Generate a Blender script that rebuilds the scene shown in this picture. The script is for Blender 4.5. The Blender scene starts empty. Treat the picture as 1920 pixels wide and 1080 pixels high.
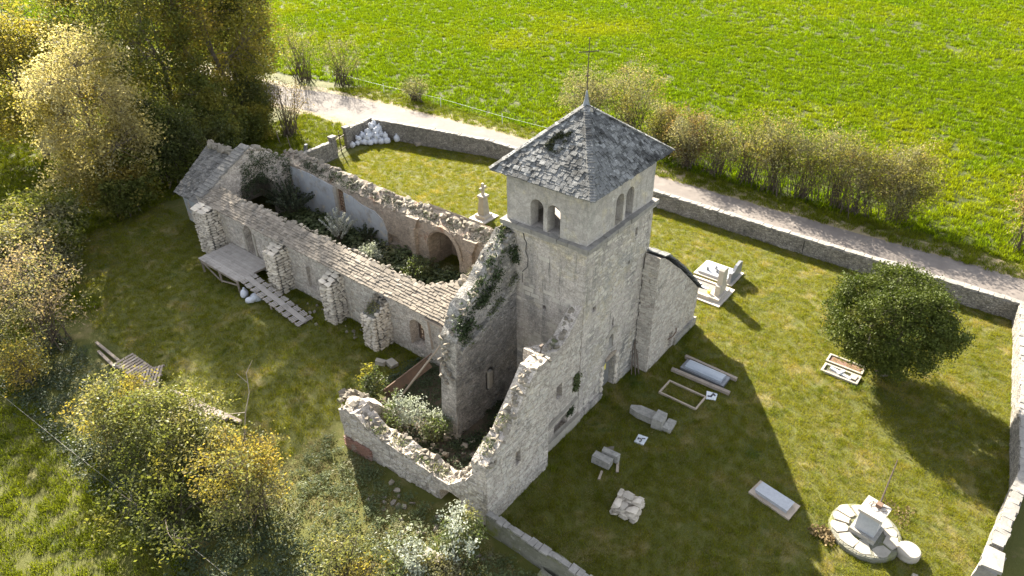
import bpy, bmesh, math, random
import numpy as np
from mathutils import Vector, Matrix, Euler, noise

random.seed(7); RNG = np.random.default_rng(7)
R = math.radians
scene = bpy.context.scene
COL = scene.collection

# ------------------------------------------------------------------ camera, sky, sun, exposure
CAM = Vector((-20.789, -13.003, 23.941))
def make_camera():
    yaw, pitch, roll = R(39.192), R(33.743), R(-0.837)
    fw = Vector((math.cos(yaw)*math.cos(pitch), math.sin(yaw)*math.cos(pitch), -math.sin(pitch)))
    rt = Vector((math.sin(yaw), -math.cos(yaw), 0)); up = rt.cross(fw)
    r2 = rt*math.cos(roll) + up*math.sin(roll); u2 = -rt*math.sin(roll) + up*math.cos(roll)
    cd = bpy.data.cameras.new('camera'); co = bpy.data.objects.new('camera', cd); COL.objects.link(co)
    cd.sensor_width = 36; cd.lens = 1304.656*36/1920; cd.clip_start = .1; cd.clip_end = 1500
    m = Matrix((r2, u2, -fw)).transposed().to_4x4(); m.translation = CAM
    co.matrix_world = m; scene.camera = co
make_camera()
SUN_AZ, SUN_EL = 61.0, 29.5
w = bpy.data.worlds.new('World'); scene.world = w; w.use_nodes = True
nt = w.node_tree; sky = nt.nodes.new('ShaderNodeTexSky'); sky.sky_type = 'NISHITA'; sky.sun_disc = False
sky.sun_elevation = R(SUN_EL); sky.sun_rotation = R(90-SUN_AZ); sky.air_density = 1.0; sky.dust_density = 1.2
hs = nt.nodes.new('ShaderNodeHueSaturation'); hs.inputs['Saturation'].default_value = .4   # thin bright haze over the blue
nt.links.new(sky.outputs[0], hs.inputs['Color']); nt.links.new(hs.outputs[0], nt.nodes['Background'].inputs[0]); nt.nodes['Background'].inputs[1].default_value = .088
sd = bpy.data.lights.new('sun', 'SUN'); sd.energy = 5.0; sd.angle = R(.5); sd.color = (1, .92, .78)
so = bpy.data.objects.new('sun', sd); COL.objects.link(so)
sv = Vector((math.cos(R(SUN_EL))*math.cos(R(SUN_AZ)), math.cos(R(SUN_EL))*math.sin(R(SUN_AZ)), math.sin(R(SUN_EL))))
so.rotation_euler = (-sv).to_track_quat('-Z', 'Y').to_euler(); so.location = sv*80
vs = scene.view_settings; vs.view_transform = 'Standard'; vs.look = 'None'; vs.gamma = 1; vs.use_curve_mapping = False
vs.exposure = 2.36

# ------------------------------------------------------------------ materials
def node(nt, t, **kw):
    n = nt.nodes.new(t)
    for k, v in kw.items(): setattr(n, k, v)
    return n
def rgb(c): return (c[0], c[1], c[2], 1)
def noise_n(nt, pos, scale, detail=5, rough=.6, stretch=None):
    n = node(nt, 'ShaderNodeTexNoise'); n.inputs['Scale'].default_value = scale
    n.inputs['Detail'].default_value = detail; n.inputs['Roughness'].default_value = rough
    src = pos
    if stretch:
        mp = node(nt, 'ShaderNodeMapping'); mp.inputs['Scale'].default_value = stretch
        nt.links.new(pos, mp.inputs[0]); src = mp.outputs[0]
    nt.links.new(src, n.inputs['Vector']); return n.outputs[0]
def ramp(nt, fac, lo, hi):
    m = node(nt, 'ShaderNodeMapRange'); m.inputs[1].default_value = lo; m.inputs[2].default_value = hi
    nt.links.new(fac, m.inputs[0]); return m.outputs[0]
def mix(nt, f, a, b, blend='MIX'):
    m = node(nt, 'ShaderNodeMix', data_type='RGBA', blend_type=blend)
    for sock, v in ((m.inputs[0], f), (m.inputs[6], a), (m.inputs[7], b)):
        if hasattr(v, 'links') or hasattr(v, 'is_linked'): nt.links.new(v, sock)
        elif isinstance(v, (int, float)): sock.default_value = v
        else: sock.default_value = rgb(v)
    return m.outputs[2]
MATS = {}
def mat(name, c1, c2, scale=2.0, stains=(), rough=.9, bump=.4, bscale=14, island=0, objrand=0, vor=0, vscale=5, trans=0, tcol=None, spec=.3, metal=0, dist=.03, cells=0, cscale=4.5, joint=.45, grain=0):
    m = bpy.data.materials.new(name); m.use_nodes = True; nt = m.node_tree
    bs = nt.nodes['Principled BSDF']; out = nt.nodes['Material Output']
    geo = node(nt, 'ShaderNodeNewGeometry'); pos = geo.outputs['Position']
    col = mix(nt, ramp(nt, noise_n(nt, pos, scale, 7, .65), .3, .7), c1, c2)
    for st in stains:                               # (colour, scale, lo, hi, stretch)
        c, s, lo, hi = st[:4]; stretch = st[4] if len(st) > 4 else None
        col = mix(nt, ramp(nt, noise_n(nt, pos, s, 6, .65, stretch), lo, hi), col, c)
    if grain:                                       # pitted, lichened surface
        for sc_, k in ((5.5, .55), (13, 1.0), (34, .7)):
            g_ = node(nt, 'ShaderNodeMapRange'); g_.inputs[1].default_value = .32; g_.inputs[2].default_value = .68; g_.inputs[3].default_value = 1-grain*k; g_.inputs[4].default_value = 1+grain*k*.75
            nt.links.new(noise_n(nt, pos, sc_, 3, .6), g_.inputs[0]); h = node(nt, 'ShaderNodeHueSaturation'); nt.links.new(g_.outputs[0], h.inputs['Value']); nt.links.new(col, h.inputs['Color']); col = h.outputs[0]
    if cells:                                       # every stone of the masonry has its own tone, mortar between
        mp = node(nt, 'ShaderNodeMapping'); mp.inputs['Scale'].default_value = (1, 1, 1.8)
        nn = node(nt, 'ShaderNodeTexNoise'); nn.inputs['Scale'].default_value = 3.5; sc = node(nt, 'ShaderNodeVectorMath', operation='SCALE'); sc.inputs['Scale'].default_value = .3; wr = node(nt, 'ShaderNodeVectorMath', operation='ADD')
        nt.links.new(pos, nn.inputs['Vector']); nt.links.new(nn.outputs['Color'], sc.inputs[0]); nt.links.new(pos, wr.inputs[0]); nt.links.new(sc.outputs[0], wr.inputs[1]); nt.links.new(wr.outputs[0], mp.inputs[0])
        v1 = node(nt, 'ShaderNodeTexVoronoi', feature='F1'); v2 = node(nt, 'ShaderNodeTexVoronoi', feature='DISTANCE_TO_EDGE'); sx = node(nt, 'ShaderNodeSeparateColor')
        for v in (v1, v2): v.inputs['Scale'].default_value = cscale; nt.links.new(mp.outputs[0], v.inputs['Vector'])
        nt.links.new(v1.outputs['Color'], sx.inputs[0]); mr = node(nt, 'ShaderNodeMapRange'); mr.inputs[3].default_value = 1-cells; mr.inputs[4].default_value = 1+cells*.7; nt.links.new(sx.outputs[0], mr.inputs[0])
        fine = node(nt, 'ShaderNodeMapRange'); fine.inputs[1].default_value = .3; fine.inputs[2].default_value = .7; fine.inputs[3].default_value = 1-cells*.7; fine.inputs[4].default_value = 1+cells*.5; nt.links.new(noise_n(nt, pos, 17, 4, .7), fine.inputs[0])
        ml = node(nt, 'ShaderNodeMath', operation='MULTIPLY'); nt.links.new(mr.outputs[0], ml.inputs[0]); nt.links.new(fine.outputs[0], ml.inputs[1])
        ed = node(nt, 'ShaderNodeMapRange'); ed.inputs[2].default_value = .09; ed.inputs[3].default_value = 1-joint; nt.links.new(v2.outputs['Distance'], ed.inputs[0])
        m2 = node(nt, 'ShaderNodeMath', operation='MULTIPLY'); nt.links.new(ml.outputs[0], m2.inputs[0]); nt.links.new(ed.outputs[0], m2.inputs[1])
        h = node(nt, 'ShaderNodeHueSaturation'); nt.links.new(m2.outputs[0], h.inputs['Value']); nt.links.new(col, h.inputs['Color']); col = h.outputs[0]
    if island or objrand:
        if island: v, k = geo.outputs['Random Per Island'], island
        else: v, k = node(nt, 'ShaderNodeObjectInfo').outputs['Random'], objrand
        mr = node(nt, 'ShaderNodeMapRange'); mr.inputs[3].default_value = 1-k; mr.inputs[4].default_value = 1+k
        nt.links.new(v, mr.inputs[0])
        h = node(nt, 'ShaderNodeHueSaturation'); nt.links.new(mr.outputs[0], h.inputs['Value']); nt.links.new(col, h.inputs['Color']); col = h.outputs[0]
    nt.links.new(col, bs.inputs['Base Color'])
    bs.inputs['Roughness'].default_value = rough; bs.inputs['Specular IOR Level'].default_value = spec; bs.inputs['Metallic'].default_value = metal
    if bump:
        b = node(nt, 'ShaderNodeBump'); b.inputs['Strength'].default_value = bump; b.inputs['Distance'].default_value = dist
        hgt = noise_n(nt, pos, bscale, 6, .7)
        if vor:
            vo = node(nt, 'ShaderNodeTexVoronoi', feature='DISTANCE_TO_EDGE'); vo.inputs['Scale'].default_value = vscale
            mp = node(nt, 'ShaderNodeMapping'); mp.inputs['Scale'].default_value = (1, 1, 1.7)
            wr = node(nt, 'ShaderNodeVectorMath', operation='ADD'); nn = node(nt, 'ShaderNodeTexNoise'); nn.inputs['Scale'].default_value = 4
            sc = node(nt, 'ShaderNodeVectorMath', operation='SCALE'); sc.inputs['Scale'].default_value = .25
            nt.links.new(pos, nn.inputs['Vector']); nt.links.new(nn.outputs['Color'], sc.inputs[0]); nt.links.new(pos, wr.inputs[0]); nt.links.new(sc.outputs[0], wr.inputs[1])
            nt.links.new(wr.outputs[0], mp.inputs[0]); nt.links.new(mp.outputs[0], vo.inputs['Vector'])
            a = node(nt, 'ShaderNodeMath', operation='MULTIPLY_ADD'); nt.links.new(ramp(nt, vo.outputs['Distance'], 0, .12), a.inputs[0]); a.inputs[1].default_value = vor
            nt.links.new(hgt, a.inputs[2]); hgt = a.outputs[0]
        nt.links.new(hgt, b.inputs['Height']); nt.links.new(b.outputs[0], bs.inputs['Normal'])
    if trans:
        t = node(nt, 'ShaderNodeBsdfTranslucent')
        if tcol: nt.links.new(mix(nt, 1.0, col, tcol, 'MULTIPLY'), t.inputs[0])
        else: nt.links.new(col, t.inputs[0])
        mx = node(nt, 'ShaderNodeMixShader'); mx.inputs[0].default_value = trans
        nt.links.new(bs.outputs[0], mx.inputs[1]); nt.links.new(t.outputs[0], mx.inputs[2]); nt.links.new(mx.outputs[0], out.inputs[0])
    MATS[name] = m; return m

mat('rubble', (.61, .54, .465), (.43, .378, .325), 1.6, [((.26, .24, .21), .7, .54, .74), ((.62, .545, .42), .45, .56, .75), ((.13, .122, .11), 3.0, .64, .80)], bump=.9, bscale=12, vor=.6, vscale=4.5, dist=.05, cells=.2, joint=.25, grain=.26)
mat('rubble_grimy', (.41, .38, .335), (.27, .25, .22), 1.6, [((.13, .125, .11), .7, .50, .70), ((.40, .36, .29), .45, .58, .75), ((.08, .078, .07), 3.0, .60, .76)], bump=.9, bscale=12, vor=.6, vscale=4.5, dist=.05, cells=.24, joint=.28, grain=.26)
mat('tower_stone', (.56, .50, .44), (.415, .37, .327), 1.3, [((.58, .49, .31), .36, .50, .64), ((.21, .20, .185), .8, .48, .68, (1, 1, .35)), ((.15, .145, .13), 4.5, .63, .78), ((.34, .32, .29), .35, .5, .62), ((.17, .162, .145), 2.2, .57, .70, (1.6, 1.6, .16))], bump=.9, bscale=11, vor=.4, vscale=4, dist=.04, cells=.12, joint=.12, grain=.24)
mat('belfry_stone', (.445, .408, .37), (.33, .303, .276), 1.1, [((.54, .47, .34), .6, .53, .66), ((.20, .195, .18), 1.1, .54, .74, (1, 1, .28)), ((.14, .135, .125), 5, .64, .78), ((.60, .57, .52), 2.3, .64, .74), ((.20, .19, .17), 2.6, .58, .70, (1.6, 1.6, .15)), ((.30, .285, .26), .4, .5, .62)], bump=.5, bscale=10, vor=.2, vscale=2.2, dist=.03, cells=.10, cscale=2.6, joint=.14, grain=.13)
mat('facing', (.54, .495, .425), (.39, .355, .305), 2.0, [((.15, .14, .125), 1.2, .56, .76)], island=.16, bump=.7, bscale=18)
mat('cut_stone', (.58, .51, .41), (.42, .37, .31), 2.4, [((.20, .19, .165), 1.5, .58, .75), ((.09, .11, .05), 1.1, .64, .78)], objrand=.22, bump=.6, bscale=16)
mat('crest_stone', (.29, .25, .195), (.16, .14, .112), 2.6, [((.12, .14, .055), 1.2, .58, .70), ((.15, .14, .125), 2.2, .60, .76)], objrand=.25, bump=.7, bscale=16)
mat('roof_slab', (.25, .212, .168), (.16, .136, .108), 2.4, [((.085, .078, .068), 1.6, .53, .72), ((.31, .285, .25), 3.3, .60, .75)], island=.3, objrand=0, bump=.6, bscale=18)
mat('lauze', (.19, .19, .184), (.075, .075, .073), 5, [((.04, .04, .038), 1.1, .50, .66), ((.36, .36, .35), 9, .60, .70)], island=.6, bump=.8, bscale=25)
mat('apse_slab', (.21, .197, .178), (.12, .113, .104), 2.5, [((.08, .08, .075), 2, .55, .72), ((.36, .34, .32), 5, .62, .74)], island=.35, bump=.7, bscale=20)
mat('mortar_dark', (.16, .15, .13), (.10, .095, .085), 3, bump=.5)
mat('plaster', (.42, .43, .435), (.31, .32, .33), 1.3, [((.26, .24, .21), .9, .52, .68), ((.50, .43, .32), 1.6, .56, .68), ((.2, .19, .17), 2.5, .6, .72, (1, 1, .4))], bump=.25)
mat('ochre_wall', (.40, .325, .25), (.29, .24, .19), 1.1, [((.44, .38, .30), .6, .50, .66), ((.30, .165, .10), .8, .60, .74), ((.16, .14, .115), 1.7, .60, .76)], bump=.7, vor=.5, vscale=4.5, cells=.18, joint=.2, grain=.22)
mat('boundary', (.38, .35, .305), (.23, .21, .18), 2.0, [((.15, .14, .125), 1.4, .54, .72), ((.5, .47, .41), 3.5, .62, .75)], bump=1, bscale=13, vor=.8, vscale=5, dist=.05, cells=.3, cscale=5.5, grain=.3)
mat('boundary_cap', (.28, .262, .235), (.17, .158, .14), 3, [((.17, .165, .15), 2.2, .58, .74)], island=.15, bump=.7)
mat('mossy_wall', (.20, .19, .15), (.11, .11, .075), 2, [((.12, .13, .02), .9, .50, .64), ((.34, .32, .28), 3, .60, .72)], bump=.9, vor=.6)
mat('brick_red', (.28, .15, .11), (.20, .12, .09), 3, [((.30, .27, .23), 2, .56, .7)], bump=.6)
mat('white_stone', (.38, .345, .285), (.26, .235, .195), 3, [((.30, .28, .24), 2.5, .6, .75)], bump=.4)
mat('pale_marble', (.46, .415, .355), (.38, .34, .29), 3, [((.42, .38, .33), 2, .62, .8)], bump=.1, rough=.5)
mat('grey_granite', (.40, .41, .43), (.31, .32, .34), 9, [((.22, .22, .23), 2, .6, .8)], bump=.15, rough=.5)
mat('dark_granite', (.20, .205, .22), (.15, .155, .165), 9, bump=.1, rough=.4)
mat('zinc', (.36, .39, .43), (.28, .31, .35), 2, [((.2, .2, .21), 1.6, .6, .76)], bump=.15, rough=.45, metal=0, spec=.5)
mat('lichen_grey', (.36, .34, .30), (.20, .19, .17), 5, [((.48, .46, .40), 6, .58, .7), ((.10, .10, .08), 3, .6, .75)], bump=.8, bscale=22)
mat('gravel_red', (.24, .13, .10), (.17, .11, .085), 14, bump=.8, bscale=40)
mat('gravel_grey', (.24, .22, .20), (.14, .13, .12), 16, bump=.8, bscale=40)
mat('concrete', (.44, .36, .28), (.33, .275, .22), 3, [((.22, .19, .16), 2, .6, .76)], bump=.3)
mat('deck_wood', (.42, .38, .34), (.30, .27, .24), 2.2, [((.20, .18, .155), 1.2, .56, .74), ((.46, .40, .33), 3, .62, .74)], objrand=.10, bump=.25, bscale=20)
mat('old_wood', (.34, .28, .225), (.21, .175, .145), 3, [((.42, .38, .33), 2, .58, .72)], objrand=.18, bump=.4, bscale=22)
mat('dark_wood', (.17, .13, .10), (.10, .08, .062), 3, objrand=.15, bump=.4)
mat('door_wood', (.22, .215, .20), (.16, .155, .145), 3, objrand=.12, bump=.4)
mat('iron', (.07, .065, .06), (.11, .075, .05), 8, rough=.6, bump=.2, metal=.4)
mat('rust', (.17, .105, .07), (.10, .07, .052), 3, rough=.8, bump=.4)
mat('lead', (.23, .25, .27), (.16, .17, .185), 4, rough=.5, metal=.5, bump=.15)
mat('bag_white', (.62, .635, .67), (.52, .535, .57), 4, [((.40, .39, .37), 3, .66, .8)], rough=.5, bump=.5, bscale=22, trans=.12, objrand=.08)
mat('sheet_white', (.66, .68, .70), (.55, .57, .60), 5, rough=.4, bump=.3)
mat('black_print', (.05, .05, .055), (.08, .08, .085), 4, bump=0)
mat('sign_yellow', (.72, .62, .10), (.66, .56, .08), 5, bump=0, rough=.5)
mat('crack_dark', (.06, .058, .054), (.09, .085, .08), 6, bump=.3)
mat('soil', (.115, .09, .062), (.07, .056, .04), 3, [((.20, .17, .12), 5, .6, .74)], bump=.9, bscale=18)
mat('road', (.165, .142, .125), (.13, .112, .10), 1.2, [((.195, .17, .15), .5, .5, .68), ((.10, .088, .077), 2.5, .62, .78)], bump=.4, bscale=40, dist=.01)
mat('dry_verge', (.30, .235, .145), (.17, .145, .075), 1.8, [((.10, .115, .03), .9, .52, .66)], bump=1, bscale=14)
# ground: short turf with dry, mossy and bare patches of its own
mat('turf', (.10, .10, .018), (.068, .074, .013), .9, [((.185, .155, .062), .55, .53, .70), ((.15, .118, .062), 1.7, .62, .76), ((.05, .068, .014), .35, .58, .70)], bump=1, bscale=16, dist=.05)
mat('meadow', (.06, .07, .005), (.035, .046, .004), .6, [((.13, .15, .03), .25, .54, .70)], bump=1, bscale=6, dist=.12)
# blades and leaves
mat('blade', (.205, .20, .020), (.135, .148, .014), .8, [((.29, .235, .085), .55, .53, .72), ((.23, .18, .085), 1.7, .62, .78), ((.10, .135, .016), .35, .58, .70)], island=.4, bump=0, rough=.6, spec=.12, trans=.5, tcol=(1.35, 1.3, .35))
mat('meadow_blade', (.155, .215, .006), (.085, .135, .005), .7, [((.19, .22, .010), .035, .50, .64), ((.11, .175, .006), .12, .52, .66)], island=.6, bump=0, rough=.8, spec=.02, trans=.5, tcol=(1.25, 1.25, .25))
mat('straw', (.30, .25, .115), (.20, .165, .07), 1.5, island=.35, bump=0, rough=.7, spec=.1, trans=.4)
mat('rough_blade', (.165, .185, .012), (.10, .125, .009), .8, [((.20, .18, .05), .5, .58, .72), ((.06, .085, .01), .35, .56, .70)], island=.45, bump=0, rough=.6, spec=.1, trans=.5, tcol=(1.3, 1.3, .3))
mat('weed_leaf', (.11, .13, .05), (.07, .09, .034), 1.2, [((.22, .20, .10), .7, .52, .66)], island=.35, bump=0, rough=.5, spec=.3, trans=.35, tcol=(1.3, 1.4, .7))
mat('ivy_leaf', (.055, .075, .03), (.035, .05, .02), 1.5, island=.35, bump=0, rough=.5, spec=.25, trans=.25)
mat('moss_dark', (.035, .04, .016), (.02, .024, .010), 4, island=.3, bump=0, rough=.9, spec=.05)
mat('dry_leaf', (.24, .17, .08), (.15, .11, .055), 2, island=.3, bump=0, rough=.8, trans=.3)
def leafmat(name, c1, c2, c3, tr=.45, tcol=(1.3, 1.25, .6), rough=.6, spec=.14, lo=.5, hi=.66): mat(name, c1, c2, .9, [(c3, .45, lo, hi)], island=.35, bump=0, rough=rough, spec=spec, trans=tr, tcol=tcol)
leafmat('leaf_cream', (.36, .315, .14), (.26, .23, .09), (.46, .42, .27), .55, (1.2, 1.15, .8))
leafmat('leaf_gold', (.25, .21, .055), (.175, .158, .045), (.30, .225, .055), .55)
leafmat('leaf_olive', (.13, .145, .038), (.09, .11, .03), (.19, .175, .044), .5)
leafmat('leaf_yellowgreen', (.215, .20, .042), (.15, .152, .036), (.27, .225, .05), .55)
leafmat('leaf_dark', (.085, .096, .034), (.06, .074, .026), (.12, .115, .036), .42)
leafmat('leaf_brown', (.19, .14, .07), (.125, .105, .05), (.23, .15, .08), .5)
leafmat('leaf_grey', (.20, .19, .11), (.135, .14, .075), (.27, .24, .155), .5)
leafmat('leaf_pink', (.32, .25, .185), (.22, .18, .13), (.23, .20, .11), .5)
leafmat('leaf_bush', (.185, .19, .06), (.125, .14, .045), (.28, .235, .085), .5, (1.15, 1.12, .75), rough=.5, spec=.3)
leafmat('leaf_hedge', (.17, .16, .05), (.115, .118, .036), (.20, .155, .075), .55)
leafmat('leaf_yew', (.085, .10, .018), (.045, .062, .012), (.14, .13, .026), .22, (1.2, 1.3, .6), lo=.58, hi=.74)
leafmat('leaf_white_sheen', (.42, .44, .38), (.28, .31, .24), (.16, .19, .09), .35, (1.1, 1.1, .9), lo=.56, hi=.66)  # gloss of the shrub leaves painted in as a whitish colour; also white flowers
leafmat('leaf_bloom', (.55, .55, .50), (.42, .43, .36), (.20, .23, .10), .3, (1.05, 1.05, .9), lo=.62, hi=.70)
leafmat('leaf_fern', (.07, .085, .05), (.05, .062, .036), (.11, .125, .085), .3)
mat('bark', (.16, .13, .10), (.09, .075, .06), 4, bump=.7)
mat('bark_pale', (.30, .255, .20), (.19, .16, .125), 4, bump=.4)
mat('twig', (.11, .085, .06), (.06, .048, .036), 4, bump=0)

# ------------------------------------------------------------------ mesh helpers
class MB:
    def __init__(s): s.v = []; s.f = []
    def add(s, vs, fs):
        o = len(s.v); s.v += [tuple(v) for v in vs]; s.f += [tuple(i+o for i in f) for f in fs]; return s
    def box(s, c, d, rz=0, rot=None, jit=0):
        m = rot or Matrix.Rotation(rz, 3, 'Z'); vs = []
        for z in (-.5, .5):
            for y in (-.5, .5):
                for x in (-.5, .5):
                    p = Vector((x*d[0], y*d[1], z*d[2]))
                    if jit: p += Vector((random.uniform(-jit, jit), random.uniform(-jit, jit), random.uniform(-jit, jit)))
                    vs.append(m @ p + Vector(c))
        return s.add(vs, [(0, 2, 3, 1), (4, 5, 7, 6), (0, 1, 5, 4), (2, 6, 7, 3), (0, 4, 6, 2), (1, 3, 7, 5)])
    def bbox(s, lo, hi, jit=0):
        return s.box([(a+b)/2 for a, b in zip(lo, hi)], [b-a for a, b in zip(lo, hi)], jit=jit)
    def beam(s, a, b, wd, ht):
        a = Vector(a); b = Vector(b); q = (b-a).to_track_quat('X', 'Z').to_matrix()
        return s.box((a+b)/2, ((b-a).length, wd, ht), rot=q)
    def tube(s, pts, rad, n=6, cap=True):
        pts = [Vector(p) for p in pts]; vs = []; fs = []
        for i, p in enumerate(pts):
            d = (pts[min(i+1, len(pts)-1)]-pts[max(i-1, 0)]).normalized()
            a = d.orthogonal().normalized() if i == 0 else (a-d*a.dot(d)).normalized()
            b = d.cross(a); r = rad[i] if hasattr(rad, '__len__') else rad
            vs += [p+(a*math.cos(t)+b*math.sin(t))*r for t in (2*math.pi*k/n for k in range(n))]
        for i in range(len(pts)-1):
            for k in range(n): fs.append((i*n+k, i*n+(k+1) % n, (i+1)*n+(k+1) % n, (i+1)*n+k))
        if cap: fs += [tuple(range(n-1, -1, -1)), tuple((len(pts)-1)*n+k for k in range(n))]
        return s.add(vs, fs)
    def prism(s, poly, a, b, axis='z'):
        n = len(poly)
        def P(u, v, t): return {'z': (u, v, t), 'y': (u, t, v), 'x': (t, u, v)}[axis]
        vs = [P(u, v, a) for u, v in poly]+[P(u, v, b) for u, v in poly]
        return s.add(vs, [tuple(range(n-1, -1, -1)), tuple(range(n, 2*n))]+[(i, (i+1) % n, n+(i+1) % n, n+i) for i in range(n)])
    def lathe(s, c, prof, n=12):
        c = Vector(c); vs = []; fs = []
        for r, z in prof: vs += [c+Vector((r*math.cos(2*math.pi*k/n), r*math.sin(2*math.pi*k/n), z)) for k in range(n)]
        for i in range(len(prof)-1):
            for k in range(n): fs.append((i*n+k, i*n+(k+1) % n, (i+1)*n+(k+1) % n, (i+1)*n+k))
        fs += [tuple(range(n-1, -1, -1)), tuple((len(prof)-1)*n+k for k in range(n))]
        return s.add(vs, fs)
    def mesh(s, name, off=(0, 0, 0), fix=True, smooth=False):
        me = bpy.data.meshes.new(name); o = Vector(off)
        me.from_pydata([tuple(Vector(v)-o) for v in s.v], [], s.f)
        if fix:
            bm = bmesh.new(); bm.from_mesh(me); bmesh.ops.recalc_face_normals(bm, faces=bm.faces); bm.to_mesh(me); bm.free()
        if smooth: me.shade_smooth()
        return me

def root(name, label, cat, loc, group=None):
    o = bpy.data.objects.new(name, None); o.empty_display_size = .3; COL.objects.link(o); o.location = loc
    o['label'] = label; o['category'] = cat
    if group: o['group'] = group
    return o
def base(o):
    while o.parent: o = o.parent
    return o.location
def link(name, me, material, parent=None, local=None, kind=None):
    """mesh in the thing's own frame"""
    o = bpy.data.objects.new(name, me); COL.objects.link(o)
    if material and not me.materials: me.materials.append(MATS[material])
    if parent: o.parent = parent
    if local is not None: o.matrix_local = local
    if kind: o['kind'] = kind
    return o
def part(name, mb, material, parent, kind=None, smooth=False):
    return link(name, mb.mesh(name, base(parent), smooth=smooth), material, parent, kind=kind)
def single(name, mb, material, label, cat, loc, group=None, smooth=False):
    o = link(name, mb.mesh(name, loc, smooth=smooth), material); o.location = loc
    o['label'] = label; o['category'] = cat
    if group: o['group'] = group
    return o
def struct(name, mb, material):
    o = link(name, mb.mesh(name), material); o['kind'] = 'structure'; return o
def raw(name, V, F, off=(0, 0, 0)):
    """fast mesh from numpy arrays (F: n x 3 or n x 4)"""
    me = bpy.data.meshes.new(name); V = np.asarray(V, np.float32)-np.asarray(off, np.float32); F = np.asarray(F, np.int32)
    me.vertices.add(len(V)); me.vertices.foreach_set('co', V.ravel())
    k = F.shape[1]; me.loops.add(F.size); me.polygons.add(len(F))
    me.loops.foreach_set('vertex_index', F.ravel()); me.polygons.foreach_set('loop_start', np.arange(0, F.size, k, dtype=np.int32))
    me.update(calc_edges=True); return me

def pn(p, s, seed=0): return noise.noise(Vector((p[0]*s+seed*7.3, p[1]*s-seed*3.1, p[2]*s+seed*1.7)))
def interp(tab, u):
    if u <= tab[0][0]: return tab[0][1]
    for (a, za), (b, zb) in zip(tab, tab[1:]):
        if u <= b: return za+(zb-za)*(u-a)/max(b-a, 1e-6)
    return tab[-1][1]
def wall_mb(p0, p1, thick, top, z0=-.25, res=.3, amp=.03, jag=.0, seed=0, zback=0):
    """wall along p0->p1 (front face), thickness to the left of that direction; top: [(u metres, z)]; closed lattice, uneven faces"""
    p0 = Vector((p0[0], p0[1], 0)); p1 = Vector((p1[0], p1[1], 0)); L = (p1-p0).length; d = (p1-p0)/L; n = Vector((-d.y, d.x, 0))
    nu = max(2, int(L/res)); nk = max(1, int(abs(thick)/.35)); zm = max(z for _, z in top); nz = max(2, int((zm-z0)/res))
    idx = {}; mb = MB(); vs = []
    for i in range(nu+1):
        u = L*i/nu
        for k in range(nk+1):
            tz = interp(top, u)+zback*k/nk
            if jag: tz += jag*(pn((u*1.0, k*.5, 0), 1.7, seed)+.7*pn((u, k*.6, 3), 4.3, seed))
            for j in range(nz+1):
                if 0 < i < nu and 0 < k < nk and 0 < j < nz: continue
                p = p0+d*u+n*(thick*k/nk); p.z = z0+(tz-z0)*j/nz
                q = Vector((pn(p, 1.3, seed+1), pn(p, 1.3, seed+2), pn(p, 1.3, seed+3)))+.6*Vector((pn(p, 3.9, seed+4), pn(p, 3.9, seed+5), pn(p, 3.9, seed+6)))
                if j == 0: q.z = 0
                idx[i, j, k] = len(vs); vs.append(p+q*amp)
    fs = []
    def quad(a, b, c, e): fs.append((idx[a], idx[b], idx[c], idx[e]))
    for i in range(nu):
        for j in range(nz):
            quad((i, j, 0), (i+1, j, 0), (i+1, j+1, 0), (i, j+1, 0)); quad((i, j, nk), (i, j+1, nk), (i+1, j+1, nk), (i+1, j, nk))
        for k in range(nk):
            quad((i, 0, k), (i, 0, k+1), (i+1, 0, k+1), (i+1, 0, k)); quad((i, nz, k), (i+1, nz, k), (i+1, nz, k+1), (i, nz, k+1))
    for j in range(nz):
        for k in range(nk):
            quad((0, j, k), (0, j+1, k), (0, j+1, k+1), (0, j, k+1)); quad((nu, j, k), (nu, j, k+1), (nu, j+1, k+1), (nu, j+1, k))
    return mb.add(vs, fs)
def cut(o, cutters):
    """cut openings (MB in world space) out of part o"""
    off = base(o)
    for c in cutters:
        me = c.mesh('cutter', off); t = bpy.data.objects.new('cutter', me); COL.objects.link(t); t.matrix_world = Matrix.Translation(off)
        m = o.modifiers.new('b', 'BOOLEAN'); m.object = t; m.operation = 'DIFFERENCE'; m.solver = 'EXACT'
        bpy.context.view_layer.update(); dg = bpy.context.evaluated_depsgraph_get()
        nm = bpy.data.meshes.new_from_object(o.evaluated_get(dg)); o.modifiers.clear(); old = o.data; nm.name = old.name; o.data = nm
        bpy.data.objects.remove(t); bpy.data.meshes.remove(me)
def arch(a0, a1, z0, zs, n=10, rise=None):
    """outline of a round-headed opening"""
    r = (a1-a0)/2; c = (a0+a1)/2; h = rise or r
    return [(a0, z0), (a1, z0)]+[(c+r*math.cos(t), zs+h*math.sin(t)) for t in (math.pi*k/n for k in range(n+1))]

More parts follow.
